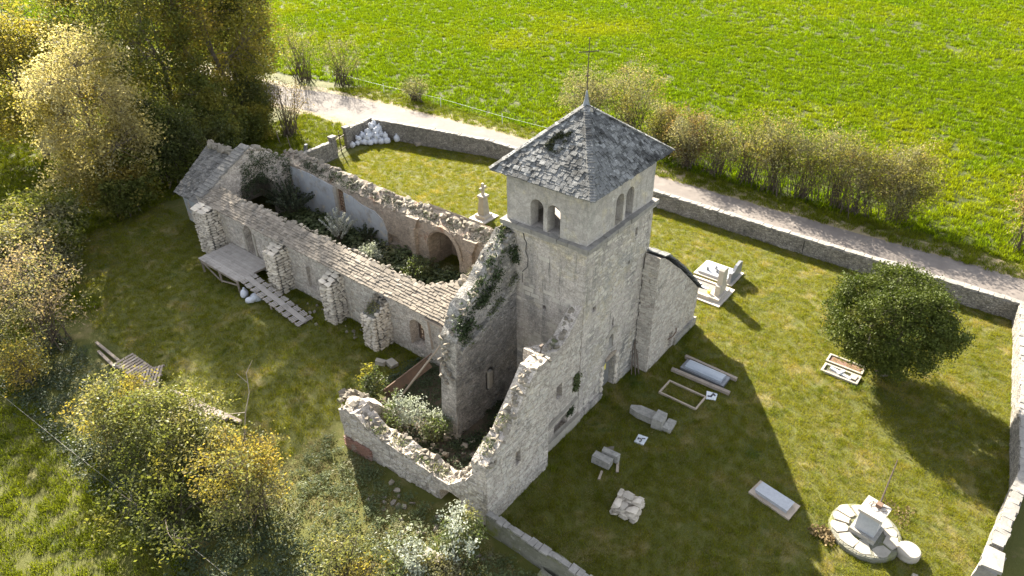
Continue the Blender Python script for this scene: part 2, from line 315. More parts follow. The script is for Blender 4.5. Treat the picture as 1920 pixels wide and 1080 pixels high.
# piece meshes shared by all copies
def hull(name, d, n=16, seed=0):
    rn = random.Random(seed); bm = bmesh.new()
    for _ in range(n):
        p = Vector([rn.uniform(-1, 1) for _ in range(3)]); m = max(abs(c) for c in p); p = p/m*rn.uniform(.82, 1)
        bm.verts.new((p.x*d[0]/2, p.y*d[1]/2, p.z*d[2]/2))
    r = bmesh.ops.convex_hull(bm, input=bm.verts); bmesh.ops.delete(bm, geom=[g for g in r['geom_interior'] if isinstance(g, bmesh.types.BMVert)], context='VERTS')
    me = bpy.data.meshes.new(name); bm.to_mesh(me); bm.free(); return me
def variants(name, fn, n, material):
    out = []
    for i in range(n):
        me = fn(i); me.name = name; me.materials.append(MATS[material]); out.append(me)
    return out
ROCKS = variants('stone', lambda i: hull('stone', (1, .8, .62), 15, 40+i), 9, 'crest_stone')
BLOCKS = variants('stone', lambda i: hull('stone', (1, 1, 1), 26, 90+i), 9, 'cut_stone')
def slab_mesh(i, jit=.07):
    random.seed(300+i); return MB().box((0, 0, 0), (1, 1, 1), jit=jit).mesh('tile')
SLABS = variants('tile', slab_mesh, 8, 'roof_slab'); LAUZE = variants('tile', slab_mesh, 8, 'lauze'); APSE = variants('tile', slab_mesh, 8, 'apse_slab')
CAPS = variants('cornice_stone', lambda i: slab_mesh(i+20, .035), 6, 'boundary_cap')
QUOIN = variants('quoin', lambda i: slab_mesh(i+60, .022), 6, 'tower_stone')
random.seed(11)
def pieces(name, parent, meshes, mats, limit=300, rest_name=None):
    """mats: world matrices; nearest `limit` become objects of their own, the others one joined part"""
    off = Matrix.Translation(-base(parent)); mats = sorted(mats, key=lambda m: (m.translation-CAM).length)
    for m in mats[:limit]: link(name, random.choice(meshes), None, parent, off @ m)
    rest = mats[limit:]
    if rest:
        cache = []
        for me in meshes:
            cache.append(([v.co.copy() for v in me.vertices], [tuple(p.vertices) for p in me.polygons]))
        V = []; F = []
        for m in rest:
            vs, fs = random.choice(cache); o = len(V); M = off @ m
            V += [tuple(M @ v) for v in vs]; F += [tuple(i+o for i in f) for f in fs]
        me = bpy.data.meshes.new(rest_name or name); me.from_pydata(V, [], F)
        o = link(rest_name or name, me, None, parent, kind='stuff'); me.materials.append(meshes[0].materials[0])
def M4(loc, rot, sc): return Matrix.Translation(loc) @ rot.to_4x4() @ Matrix.Diagonal((sc[0], sc[1], sc[2], 1))
def rrot(t=.3): return Euler((random.uniform(-t, t), random.uniform(-t, t), random.uniform(0, 6.28))).to_matrix()
def crest(line, width_dir, width, n, s0, s1, sink=.3):
    """loose stones along the broken top of a wall"""
    pts = [Vector(p) for p in line]; seg = [(b-a).length for a, b in zip(pts, pts[1:])]; T = sum(seg); out = []
    wd = Vector(width_dir)
    for i in range(n):
        t = (i+random.random())/n*T; k = 0
        while k < len(seg)-1 and t > seg[k]: t -= seg[k]; k += 1
        p = pts[k].lerp(pts[k+1], min(1, t/seg[k]))+wd*(random.random()*width); s = random.uniform(s0, s1)
        out.append(M4(p+Vector((0, 0, s*.62*(.5-sink))), rrot(.35), (s, s*random.uniform(.8, 1.1), s*random.uniform(.8, 1.2))))
    return out
def facing(parent, o, ud, L, top, n, skip=(), z0=0., cov=.8, lens=(.16, .42), hts=(.10, .2), proud=(.012, .04), material='facing', name='rubble_facing'):
    """courses of rough stones standing slightly proud of a wall face, one joined part"""
    o = Vector(o); ud = Vector(ud); n = Vector(n); zd = Vector((0, 0, 1)); mb = MB(); z = z0
    zt = max(a[1] for a in top)
    while z < zt:
        h = random.uniform(*hts); u = random.uniform(-.2, 0)
        while u < L:
            l = random.uniform(*lens); a, b = max(u, .02)+.008, min(u+l, L-.02)-.008; u += l
            if b-a < .06 or random.random() > cov: continue
            zz = z+random.uniform(-.015, .015)
            if zz+h > min(interp(top, a), interp(top, b))-.08: continue
            if any(a < s[1] and b > s[0] and zz < s[3] and zz+h > s[2] for s in skip): continue
            d = random.uniform(*proud); j = lambda: random.uniform(-.02, .02)
            q = [(a, zz+.008), (b, zz+.008), (b, zz+h-.008), (a, zz+h-.008)]
            bk = [o+ud*x+zd*y-n*.09 for x, y in q]; fr = [o+ud*(x+j()*.6+(.018 if x == a else -.018))+zd*(y+j()*.6+(.016 if y < zz+h/2 else -.016))+n*(d+j()*.3) for x, y in q]
            mb.add(bk+fr, [(4, 5, 6, 7), (0, 1, 5, 4), (1, 2, 6, 5), (2, 3, 7, 6), (3, 0, 4, 7)])
        z += h
    if mb.v: part(name, mb, material, parent, kind='stuff')

# ------------------------------------------------------------------ ground, field, road
struct('ground', MB().add([(-250, -250, 0), (420, -250, 0), (420, 420, 0), (-250, 420, 0)], [(0, 1, 2, 3)]), 'turf')
FIELD = [(33, -250), (30.5, -60), (29.3, -20), (29.3, 12), (29.0, 30), (28.0, 46), (26.0, 56), (22.6, 76), (19, 112), (10, 400), (415, 400), (415, -250)]
struct('field', MB().add([(x, y, .004) for x, y in FIELD], [tuple(range(len(FIELD)))]), 'meadow')
near = [(12, 110), (15.5, 75), (18.4, 54), (19.6, 46), (20.2, 39), (21.6, 30), (23.1, 22), (23.35, 8), (23.1, -4), (23.2, -20), (24, -60), (28, -200)]
far = [(16, 112), (19.6, 76), (22.6, 55), (24.5, 48.7), (25.7, 40), (26.4, 29), (26.6, 22), (26.95, 9.7), (26.9, -4), (27.4, -20), (28.5, -60), (33, -200)]
def strip(a, b, z, wob=0, sub=12):
    mb = MB(); vs = []
    def dens(l):
        o = []
        for p, q in zip(l, l[1:]):
            for k in range(sub): o.append((p[0]+(q[0]-p[0])*k/sub, p[1]+(q[1]-p[1])*k/sub))
        return o+[l[-1]]
    A, B = dens(a), dens(b)
    for (x, y), (X, Y) in zip(A, B):
        vs += [(x+wob*pn((y, 0, 0), .9, 1)+wob*.6*pn((y, 0, 0), 2.7, 1), y, z), (X+wob*pn((Y, 0, 5), .9, 2)+wob*.6*pn((Y, 0, 5), 2.7, 2), Y, z)]
    return mb.add(vs, [(2*i, 2*i+1, 2*i+3, 2*i+2) for i in range(len(A)-1)])
struct('verge', strip([(x-1.0, y) for x, y in near], [(x+1.6+.5*math.sin(y*.2), y) for x, y in far], .008, .5), 'dry_verge')
struct('road', strip(near, far, .012, .18), 'road')
struct('nave_floor', MB().bbox((-.3, 4.7, -.2), (5.7, 30, .05)), 'soil')
struct('annex_floor', MB().bbox((-6.6, .2, -.2), (-.1, 8.5, .04)), 'soil')

# ------------------------------------------------------------------ bell tower
TA, TB, HC, HE, HAP = 5.5, 4.25, 9.36, 11.95, 14.31
tower = root('bell_tower', 'square stone bell tower with grey stone-tiled pyramid roof and iron cross', 'tower', (2.75, 2.125, 0))
def box_wall(x0, y0, x1, y1, z0, z1, res, amp, seed):
    return wall_mb((x0, y0), (x1, y0), y1-y0, [(0, z1), (x1-x0, z1)], z0, res, amp, 0, seed)
low = part('lower_wall', box_wall(0, 0, TA, TB, -.25, HC, .32, .03, 3), 'tower_stone', tower)
cut(low, [MB().prism(arch(2.1, 3.25, -.1, 1.75, rise=.45), -.3, .45, 'y'), MB().prism(arch(2.45, 2.85, 2.75, 3.35), -.3, .22, 'y'),
          MB().prism(arch(2.58, 2.76, 4.05, 4.5), -.3, .5, 'y'), MB().prism([(.75, 5.9), (1.05, 5.9), (1.05, 6.2), (.75, 6.2)], -.3, .25, 'y'),
          MB().prism([(4.05, 8.3), (4.25, 8.3), (4.2, 8.75), (4.0, 8.75)], -.3, .2, 'y'), MB().prism([(3.6, 7.0), (3.78, 7.0), (3.78, 7.2), (3.6, 7.2)], -.3, .3, 'y'),
          MB().prism([(2.0, 5.6), (2.2, 5.6), (2.2, 5.85), (2.0, 5.85)], -.3, .25, 'x')])
bel = part('belfry_wall', box_wall(.05, .05, TA-.05, TB-.05, HC-.01, HE-.02, .35, .014, 5), 'belfry_stone', tower)
cy = [arch(1.38, 2.04, 9.6, 10.62), arch(2.24, 2.92, 9.6, 10.62)]; cx = [arch(2.18, 2.82, 9.6, 10.7), arch(3.02, 3.66, 9.6, 10.7)]
cut(bel, [MB().bbox((.6, .6, HC+.15), (TA-.6, TB-.6, HE+1))]+[MB().prism(a, -.4, .75, 'x') for a in cy]+[MB().prism(a, TA-.75, TA+.4, 'x') for a in cy]
    + [MB().prism(a, -.4, .75, 'y') for a in cx]+[MB().prism(a, TB-.75, TB+.4, 'y') for a in cx])
facing(tower, (0, 0, 0), (1, 0, 0), TA, [(0, HC-.1), (TA, HC-.1)], (0, -1, 0), [(1.9, 3.45, 0, 2.5), (2.3, 3, 2.6, 3.7), (2.4, 2.95, 3.9, 4.8), (.6, 1.2, 5.8, 6.3), (3.9, 4.35, 8.2, 8.9), (3.5, 3.9, 6.9, 7.3)], cov=.5, proud=(.0, .038))
facing(tower, (0, 3.7, 0), (0, -1, 0), 3.7, [(0, HC-.9), (3.7, HC-.9)], (-1, 0, 0), [(1.4, 1.8, 5.5, 6)], cov=.25, proud=(.0, .02), lens=(.3, .7), hts=(.18, .3))
corn = part('cornice', MB().bbox((-.1, -.1, HC-.12), (TA+.1, TB+.1, HC+.1)), 'belfry_stone', tower)
mats = []
for axis in range(4):
    L = (TA if axis % 2 == 0 else TB)+.36; u = -.18
    while u < L-.18-.05:
        l = min(random.uniform(.4, .85), L-.18-u); c = u+l/2; d = random.uniform(.34, .4); h = random.uniform(.17, .22)
        z = HC+.13
        if axis == 0: p = (c, -.18+d/2-random.uniform(0, .05), z); s = (l-.015, d, h)
        elif axis == 2: p = (c, TB+.18-d/2, z); s = (l-.015, d, h)
        elif axis == 1: p = (TA+.18-d/2, c, z); s = (d, l-.015, h)
        else: p = (-.18+d/2-random.uniform(0, .05), c, z); s = (d, l-.015, h)
        mats.append(M4(p, Euler((random.uniform(-.02, .02), random.uniform(-.02, .02), 0)).to_matrix(), s)); u += l
pieces('cornice_stone', corn, CAPS, mats)
offq = Matrix.Translation(-base(tower)); z = .1; k = 0
while z < HC-.5:                                      # dressed corner stones
    h = random.uniform(.28, .4)
    for cxq, cyq, sx, sy in ((0, 0, 1, 1), (TA, 0, -1, 1)):
        a, b = (random.uniform(.5, .7), random.uniform(.26, .34)) if k % 2 else (random.uniform(.26, .34), random.uniform(.5, .7))
        link('quoin', random.choice(QUOIN), None, tower, offq @ M4((cxq+sx*(a/2-.018), cyq+sy*(b/2-.018), z+h/2), Euler((0, 0, random.uniform(-.01, .01))).to_matrix(), (a, b, h-.012)))
    z += h; k += 1
# roof: a core and courses of stone tiles
EO = .42
roof = part('roof', MB().add([(-EO+.1, -EO+.1, HE-.02), (TA+EO-.1, -EO+.1, HE-.02), (TA+EO-.1, TB+EO-.1, HE-.02), (-EO+.1, TB+EO-.1, HE-.02), (TA/2, TB/2, HAP-.08)], [(0, 1, 4), (1, 2, 4), (2, 3, 4), (3, 0, 4), (0, 3, 2, 1)]), 'mortar_dark', tower)
ap = Vector((TA/2, TB/2, HAP)); E4 = [Vector((-EO, -EO, HE)), Vector((TA+EO, -EO, HE)), Vector((TA+EO, TB+EO, HE)), Vector((-EO, TB+EO, HE))]
mats = []
for k in range(4):
    A, B = E4[k], E4[(k+1) % 4]; mid = (A+B)/2; up = ap-mid; sl = up.length; un = up/sl; ud = (B-A).normalized(); nn = ud.cross(un).normalized()
    if nn.z < 0: nn = -nn
    rows = int(sl/.108)
    for r in range(rows):
        t = (r+.35)/rows; half = (B-A).length/2*(1-t); u = -half+random.uniform(-.1, 0)
        while u < half:
            l = random.uniform(.12, .30); a, b = max(u, -half), min(u+l, half); u += l
            if b-a < .04: continue
            p = mid+un*(sl*t)+ud*((a+b)/2)+nn*random.uniform(.0, .05)
            rot = Matrix((ud, un, nn)).transposed() @ Euler((-.07+random.uniform(-.07, .07), random.uniform(-.09, .09), random.uniform(-.08, .08))).to_matrix()
            mats.append(M4(p, rot, (b-a-.012, random.uniform(.16, .22), random.uniform(.035, .065))))
    for r in range(int((ap-A).length/.13)):            # hips
        t = (r+.5)/int((ap-A).length/.13); p = A.lerp(ap, t)+Vector((0, 0, .035)); h = (ap-A).normalized()
        mats.append(M4(p, h.to_track_quat('Y', 'Z').to_matrix() @ Euler((-.12, 0, random.uniform(-.1, .1))).to_matrix(), (random.uniform(.22, .3), .24, .05)))
pieces('tile', roof, LAUZE, mats, 300, 'roof_tiles')
part('ridge_cap', MB().lathe((TA/2, TB/2, HAP-.22), [(.34, 0), (.30, .1), (.16, .2)], 8), 'white_stone', tower)
fin = part('finial', MB().lathe((TA/2, TB/2, HAP-.1), [(.2, 0), (.15, .12), (.085, .35), (.05, .62), (.02, .75)], 10), 'lead', tower, smooth=True)
cx0, cy0 = TA/2, TB/2; dd = Vector((.78, -.62, 0))
cr = MB().tube([(cx0, cy0, HAP+.5), (cx0, cy0, HAP+1.6), (cx0+.02, cy0, HAP+2.65)], [.028, .024, .015], 6)
c0 = Vector((cx0, cy0, HAP+2.15)); cr.tube([c0-dd*.38, c0+dd*.38], .022, 6)
for e in (c0-dd*.38, c0+dd*.38, Vector((cx0+.02, cy0, HAP+2.65))): cr.lathe(e-Vector((0, 0, .04)), [(.01, 0), (.045, .04), (.01, .08)], 6)
cr.tube([(cx0-.06, cy0+.05, HAP+1.2), (cx0+.06, cy0-.05, HAP+1.2)], .03, 5)
part('iron_cross', cr, 'iron', tower)
# door
door = part('door', MB().prism(arch(2.1, 3.25, .02, 1.75, rise=.45), .36, .44, 'y'), 'dark_wood', tower)
for i in range(6):
    x0 = 2.11+i*.19; part('plank', MB().bbox((x0, .325, .03), (x0+.18, .356, 1.78+.36*math.sin(math.pi*(i+.5)/6)), jit=.002), 'door_wood', door)
part('sign', MB().bbox((2.5, .30, 1.12), (2.86, .322, 1.5)), 'sign_yellow', door)
part('lintel', MB().prism([(2.25, 2.12), (3.1, 2.12), (3.22, 2.28), (2.68, 2.46), (2.2, 2.3)], -.055, .3, 'y'), 'ochre_wall', door)
off = Matrix.Translation(-base(tower))
for s, x in ((-1, 2.02), (1, 3.34)):
    z = 0.0
    while z < 1.85:
        h = random.uniform(.26, .4); ln = random.uniform(.2, .34); link('jamb_stone', random.choice(BLOCKS), None, door, off @ M4((x+s*ln*.12, .0, z+h/2), Euler((0, 0, 0)).to_matrix(), (ln, .16, h-.02))); z += h
part('gable_moulding', MB().beam((2.05, -.03, 3.72), (2.66, -.03, 4.0), .1, .07).beam((2.66, -.03, 4.0), (3.25, -.03, 3.72), .1, .07), 'white_stone', tower)
part('niche_stone', MB().bbox((2.5, .05, 2.72), (2.8, .2, 3.3), jit=.03), 'boundary_cap', tower)
part('oval_plaque', MB().prism([(1.5+.13*math.cos(t), .95+.22*math.sin(t)) for t in (2*math.pi*k/14 for k in range(14))], -.07, .06, 'y'), 'pale_marble', tower)
part('plinth', MB().bbox((-.02, -.1, -.2), (2.0, .06, .42), jit=.02), 'tower_stone', tower); part('plinth', MB().bbox((3.36, -.1, -.2), (4.9, .06, .4), jit=.02), 'tower_stone', tower)
ck = MB(); pts = [(3.25, 9.2), (3.2, 8.9), (3.08, 8.75), (3.12, 8.3), (2.98, 8.0), (3.05, 7.5), (3.3, 7.2), (3.32, 6.6)]
for (a, b), (c, d) in zip(pts, pts[1:]): ck.beam((-.012, a, b), (-.012, c, d), .02+.035*random.random(), .03)
part('crack', ck, 'crack_dark', tower)

# ------------------------------------------------------------------ chapel leaning on the tower
chap = root('side_chapel', 'low grey stone chapel with sloping tiled roof, leaning on the tower', 'chapel', (7.8, 2, 0))
CT = [(0, 6.95), (.5, 6.75), (1.5, 5.95), (2.7, 4.95), (4.0, 3.75), (5.35, 2.45)]
cw = part('front_wall', wall_mb((5.08, -.85), (10.43, -.85), .75, CT, res=.28, amp=.025, seed=21), 'rubble', chap)
cut(cw, [MB().prism([(7.35, .2), (7.75, .2), (7.75, 1.15), (7.35, 1.15)], -1.2, -.6, 'y')])
part('back_wall', wall_mb((5.55, 4.6), (10.43, 4.6), .6, CT, res=.6, amp=.02, seed=22), 'rubble', chap)
part('side_wall', wall_mb((10.4, -.2), (10.4, 4.7), .6, [(0, 2.4), (5, 2.4)], res=.4, amp=.02, seed=23), 'rubble', chap)
facing(chap, (5.08, -.85, 0), (1, 0, 0), 5.35, CT, (0, -1, 0), [(2.1, 2.8, 0, 1.3)], cov=.55, proud=(.005, .03))
facing(chap, (5.08, 0, 0), (0, -1, 0), .85, [(0, 6.6), (.85, 6.6)], (-1, 0, 0), cov=.8)
crf = part('roof', MB().prism([(5.5, 6.6), (6.6, 5.75), (8.0, 4.6), (9.2, 3.5), (10.6, 2.3), (10.6, 2.2), (5.5, 6.45)], -.6, 5.3, 'y'), 'mortar_dark', chap)
mats = []; P = [Vector((5.4+x*(5.2/5.35), 0, z+.06)) for x, z in CT]; P[-1] = Vector((10.72, 0, 2.32))
seg = [(b-a).length for a, b in zip(P, P[1:])]; T = sum(seg); nr = int(T/.24)
for r in range(nr):
    t = (r+.5)/nr*T; k = 0
    while k < len(seg)-1 and t > seg[k]: t -= seg[k]; k += 1
    p = P[k].lerp(P[k+1], t/seg[k]); d = (P[k]-P[k+1]).normalized(); y = -1.0
    while y < 5.3:
        l = random.uniform(.25, .5); rot = Matrix((Vector((0, 1, 0)), d, Vector((0, 1, 0)).cross(d))).transposed()
        if rot.col[2].z < 0: rot = Matrix((Vector((0, -1, 0)), d, Vector((0, -1, 0)).cross(d))).transposed()
        mats.append(M4(Vector((p.x, y+l/2, p.z+random.uniform(-.02, .02))), rot @ Euler((-.12, random.uniform(-.05, .05), 0)).to_matrix(), (l-.01, .4, .06))); y += l
pieces('tile', crf, LAUZE, mats, 120, 'roof_tiles')
part('iron_hook', MB().tube([(7.2, -.86, .85), (7.5, -1.0, .95), (7.75, -1.05, 1.15), (7.8, -1.0, 1.35)], .03, 6), 'rust', chap)
part('plinth', MB().bbox((8.0, -.98, -.2), (10.52, -.8, .5), jit=.02), 'tower_stone', chap)

# ------------------------------------------------------------------ ruined nave
nave = root('ruined_nave', 'long roofless church nave with stone-tiled wall tops and four buttresses', 'church ruin', (2.7, 17, 0))
XS, XN, XI = -1.25, 6.7, 5.65
ST = [(0, 3.5), (24.6, 3.5)]
sw = part('south_wall', wall_mb((XS, 29.2), (XS, 4.6), .95, ST, res=.3, amp=.03, seed=31, zback=.25), 'rubble', nave)
cut(sw, [MB().prism(arch(24.05, 24.95, .95, 2.55), -1.6, -.75, 'x'), MB().prism(arch(17.95, 18.75, .75, 1.9), -1.6, -1.05, 'x'), MB().prism(arch(8.9, 10.0, .6, 1.85), -1.6, .2, 'x'), MB().prism(arch(24.2, 24.8, 1.0, 2.4), -1, .2, 'x')])
part('door_surround', MB().bbox((-1.31, 24.96, .9), (-1.1, 25.14, 2.6), jit=.01).bbox((-1.31, 23.86, .9), (-1.1, 24.04, 2.6), jit=.01), 'white_stone', nave)
part('blocked_door', MB().prism(arch(24.05, 24.95, .95, 2.55), -.82, -.7, 'x'), 'ochre_wall', nave)
lw = part('lattice_window', MB().prism(arch(8.85, 10.05, .55, 1.9), -.62, -.58, 'x'), 'dark_wood', nave)
cut(lw, [MB().prism(arch(8.97, 9.93, .67, 1.85), -1, 0, 'x')])
for i in range(5): part('bar', MB().bbox((-.62, 9.05+i*.2, .66), (-.57, 9.09+i*.2, 2.25)), 'rust', lw)
for i in range(4): part('bar', MB().bbox((-.63, 8.95, .95+i*.33), (-.565, 9.95, .98+i*.33)), 'rust', lw)
facing(nave, (XS, 29.0, 0), (0, -1, 0), 24.3, [(0, 3.25), (24.3, 3.25)], (-1, 0, 0), [(3.8, 5.3, .7, 3.2), (10.1, 11.2, .5, 2.5), (18.8, 20.3, .4, 2.6)], cov=.42, proud=(.004, .028))
# stone slabs on the wall top and on the west bay: one roof slope
SLO = .48; rs = math.hypot(1, SLO); un = Vector((1, 0, SLO)).normalized(); ud = Vector((0, -1, 0)); nn = ud.cross(un); nn = nn if nn.z > 0 else -nn
X0, Z0 = -1.58, 3.42
def inner(y):                       # how far up the slope the slabs survive
    b = 1.2+.12*pn((y, 0, 0), .55, 4)+.1*pn((y, 0, 0), 1.9, 5)
    if y < 9.6: b += (9.6-y)*.55
    if y < 7.6: b = 1.9+(7.6-y)*3.2+.3*pn((y, 0, 0), 1.5, 5)
    return min(b, 4.4)
roofn = part('roof', MB().prism([(-1.45, 3.3), (2.75, 5.3), (2.75, 5.15), (-1.2, 3.2)], 4.65, 6.9, 'y').prism([(2.75, 5.3), (6.75, 3.5), (6.75, 3.3), (2.75, 5.15)], 4.65, 6.6, 'y').prism([(-1.45, 3.36), (-.40, 3.86), (-.3, 3.8), (-.3, 3.4), (-1.22, 3.2)], 4.7, 29.1, 'y'), 'mortar_dark', nave)
mats = []; row = .168
for r in range(int(4.7/row)):
    s = (r+.5)*row; y = 29.1
    while y > 4.7:
        l = random.uniform(.22, .52); yc = y-l/2; y -= l
        if s > inner(yc)*rs: continue
        p = Vector((X0, yc, Z0))+un*s+nn*(random.uniform(.01, .035)+.03*pn((yc, s, 0), .8, 9))
        rot = Matrix((ud, un, nn)).transposed() @ Euler((-.2+random.uniform(-.05, .05), random.uniform(-.05, .05), random.uniform(-.05, .05))).to_matrix()
        mats.append(M4(p, rot, (l-.012, random.uniform(.24, .31), random.uniform(.045, .075))))
for r in range(16):                                   # other side of the west bay
    y = 6.7
    while y > 4.7:
        l = random.uniform(.3, .5); un2 = Vector((-1, 0, .45)).normalized(); p = Vector((6.9, y-l/2, 3.5))+un2*((r+.5)*.28); y -= l
        rot = Matrix((Vector((0, 1, 0)), un2, Vector((0, 1, 0)).cross(un2))).transposed(); mats.append(M4(p, rot, (l-.01, .4, .06)))
pieces('tile', roofn, SLABS, mats, 300, 'roof_tiles')
# rough inner edge of the surviving slabs
line = []
y = 28.8
while y > 7.7: line.append((X0+inner(y)+.05, y, Z0+SLO*inner(y)+.0)); y -= .4
mats = crest(line, (.2, 0, 0), 1, 80, .16, .4, .45)
line = [(X0+inner(y), y, Z0+SLO*inner(y)) for y in (7.7, 7.5, 7.3, 7.1, 6.9, 6.8)]+[(2.75, 6.9, 5.3), (4.6, 7.0, 4.5), (6.6, 7.0, 3.7)]
mats += crest(line, (0, .35, 0), 1, 60, .25, .55, .25)
# buttresses
def buttress(y0, y1, xo, ztop, zout, cap, seed):
    random.seed(seed); b = part('buttress', wall_mb((xo+.09, y1-.09), (xo+.09, y0+.09), XS-xo, [(0, zout-.1), (y1-y0, zout-.1)], res=.4, amp=.02, seed=seed, zback=ztop-zout), 'mortar_dark', nave)
    off = Matrix.Translation(-base(nave)); z = -.05
    while z < ztop-.08:
        h = random.uniform(.15, .24); bat = (1-z/ztop)*.06
        if z+h < zout+.05:
            y = y0-.02
            while y < y1-.05:
                l = min(random.uniform(.28, .6), y1+.02-y); l = l if y1-y-l > .12 else y1+.02-y
                link('stone', random.choice(BLOCKS), None, b, off @ M4((xo-bat+.09, y+l/2, z+h/2), Euler((random.uniform(-.03, .03), random.uniform(-.04, .04), random.uniform(-.05, .05))).to_matrix(), (.26, l-.012, h-.012))); y += l
        for ys, sg in ((y0, -1), (y1, 1)):
            if sg > 0 and random.random() < .5: continue
            x = xo+.2
            while x < XS:
                l = min(random.uniform(.26, .5), XS+.04-x); lim = zout+(ztop-zout)*(x-xo)/(XS-xo)
                if z+h < lim+.06 and l > .08: link('stone', random.choice(BLOCKS), None, b, off @ M4((x+l/2, ys-sg*.09+sg*bat*.5, z+h/2), Euler((random.uniform(-.03, .03), 0, random.uniform(-.05, .05))).to_matrix(), (l-.012, .24, h-.012)))
                x += l
        z += h
    if cap == 'slab':
        n = 4
        for i in range(n):
            for j in range(2):
                x = xo-.05+(XS-xo+.1)*(i+.5)/n; z = zout+(ztop-zout)*(i+.5)/n+.03+i*.015
                link('cap_stone', random.choice(BLOCKS), None, b, off @ M4((x, y0+(y1-y0)*(j+.5)/2, z), Euler((random.uniform(-.04, .04), -math.atan2(ztop-zout, XS-xo)*.7, random.uniform(-.08, .08))).to_matrix(), ((XS-xo)/n*1.25, (y1-y0)/2*1.03, .11)))
    else:
        for i in range(16):
            x = random.uniform(xo+.1, XS); s = random.uniform(.18, .34); link('cap_stone', random.choice(ROCKS), None, b, off @ M4((x, random.uniform(y0+.1, y1-.1), zout+(ztop-zout)*(x-xo)/(XS-xo)-.05), rrot(.3), (s, s, s)))
    return b
buttress(27.55, 29.15, -2.32, 3.45, 3.2, 'slab', 41)
buttress(20.3, 21.35, -2.3, 3.15, 2.75, 'slab', 42)
buttress(15.2, 16.2, -2.22, 3.1, 2.6, 'slab', 43)
buttress(11.45, 12.5, -2.42, 2.95, 2.3, 'rubble', 44)
random.seed(45)
# north wall, seen from inside the nave
NT = [(0, 3.45), (1, 3.7), (6, 3.85), (14, 3.75), (21, 3.95), (26, 4.15)]
nw = part('north_wall', wall_mb((XN, 4.4), (XN, 30.3), XN-XI, NT, res=.32, amp=.04, jag=.12, seed=51, zback=-.5), 'ochre_wall', nave)
cut(nw, [MB().prism(arch(12.75, 15.35, -.5, 1.6, 12, 1.4), 5.2, 7.2, 'x'), MB().prism([(23.45, 1.4), (24.05, 1.4), (24.05, 3.1), (23.45, 3.1)], 5.2, 7.2, 'x'), MB().prism([(18.1, .5), (19.2, .5), (19.2, 1.25), (18.1, 1.25)], 5.2, 5.95, 'x')])
rb = part('arched_recess', wall_mb((8.0, 11.9), (8.0, 16.2), 1.25, [(0, 3.0), (4.3, 3.0)], res=.4, amp=.03, seed=58, zback=.95), 'ochre_wall', nave)
cut(rb, [MB().prism(arch(12.75, 15.35, -.5, 1.6, 12, 1.35), 6.3, 7.7, 'x')])
pm = MB(); pts = [(19.3, .0), (19.25, 1.3), (19.6, 2.2), (20.3, 2.65), (21.6, 2.75), (22.6, 2.95), (23.3, 3.1), (23.3, 0)]
pts = [(a+random.uniform(-.1, .1) if 0 < i < len(pts)-2 else a, b+(random.uniform(-.12, .1) if b > .1 else 0)) for i, (a, b) in enumerate(pts)]
pm.prism(pts, XI-.075, XI+.02, 'x').prism([(24.25, .0), (24.25, 3.15), (25.5, 3.3), (27.2, 3.45), (29.2, 3.4), (29.2, 0)], XI-.075, XI+.02, 'x').prism([(23.3, 0), (23.3, 1.35), (24.25, 1.35), (24.25, 0)], XI-.072, XI+.02, 'x')
part('plaster', pm, 'plaster', nave)
part('arch_ring', MB().add([], []).prism([(14.05+(1.34+k*.3)*math.cos(t), 1.6+(1.54+k*.3)*math.sin(t)) for k, ts in ((0, range(13)), (1, range(12, -1, -1))) for t in (math.pi*q/12 for q in ts)], XI-.1, XI+.1, 'x'), 'ochre_wall', nave)
for yy in (16.5, 11.6): part('wall_shaft', MB().bbox((XI-.28, yy-.2, 0), (XI+.1, yy+.2, 2.6), jit=.03).prism([(yy-.2, 2.55), (yy+.2, 2.55), (yy+.55, 3.3), (yy-.5, 3.35)], XI-.2, XI+.1, 'x'), 'ochre_wall', nave)
nwi = part('barred_window', MB().bbox((XI+.1, 23.42, 1.36), (XI+.18, 24.08, 1.44)).bbox((XI+.1, 23.42, 3.04), (XI+.18, 24.08, 3.12)).bbox((XI+.1, 23.42, 1.44), (XI+.18, 23.48, 3.04)).bbox((XI+.1, 24.02, 1.44), (XI+.18, 24.08, 3.04)), 'rust', nave)
for i in range(2): part('bar', MB().bbox((XI+.12, 23.63+i*.2, 1.44), (XI+.16, 23.67+i*.2, 3.04)), 'rust', nwi)
for i in range(6): part('bar', MB().bbox((XI+.115, 23.48, 1.66+i*.24), (XI+.165, 24.02, 1.69+i*.24)), 'rust', nwi)
part('window_jamb', MB().bbox((XI-.09, 24.08, 1.0), (XI+.3, 24.42, 3.2), jit=.02), 'white_stone', nave)
ln = [(XN-.05, 4.6+u, z+.02) for u, z in NT]
mats += crest(ln, (-.55, 0, -.2), 1, 130, .2, .5, .45)
ln2 = [(XN-.55, 4.6+u, z-.22) for u, z in NT]
mats += crest(ln2, (-.5, 0, -.35), 1, 110, .16, .36, .3)
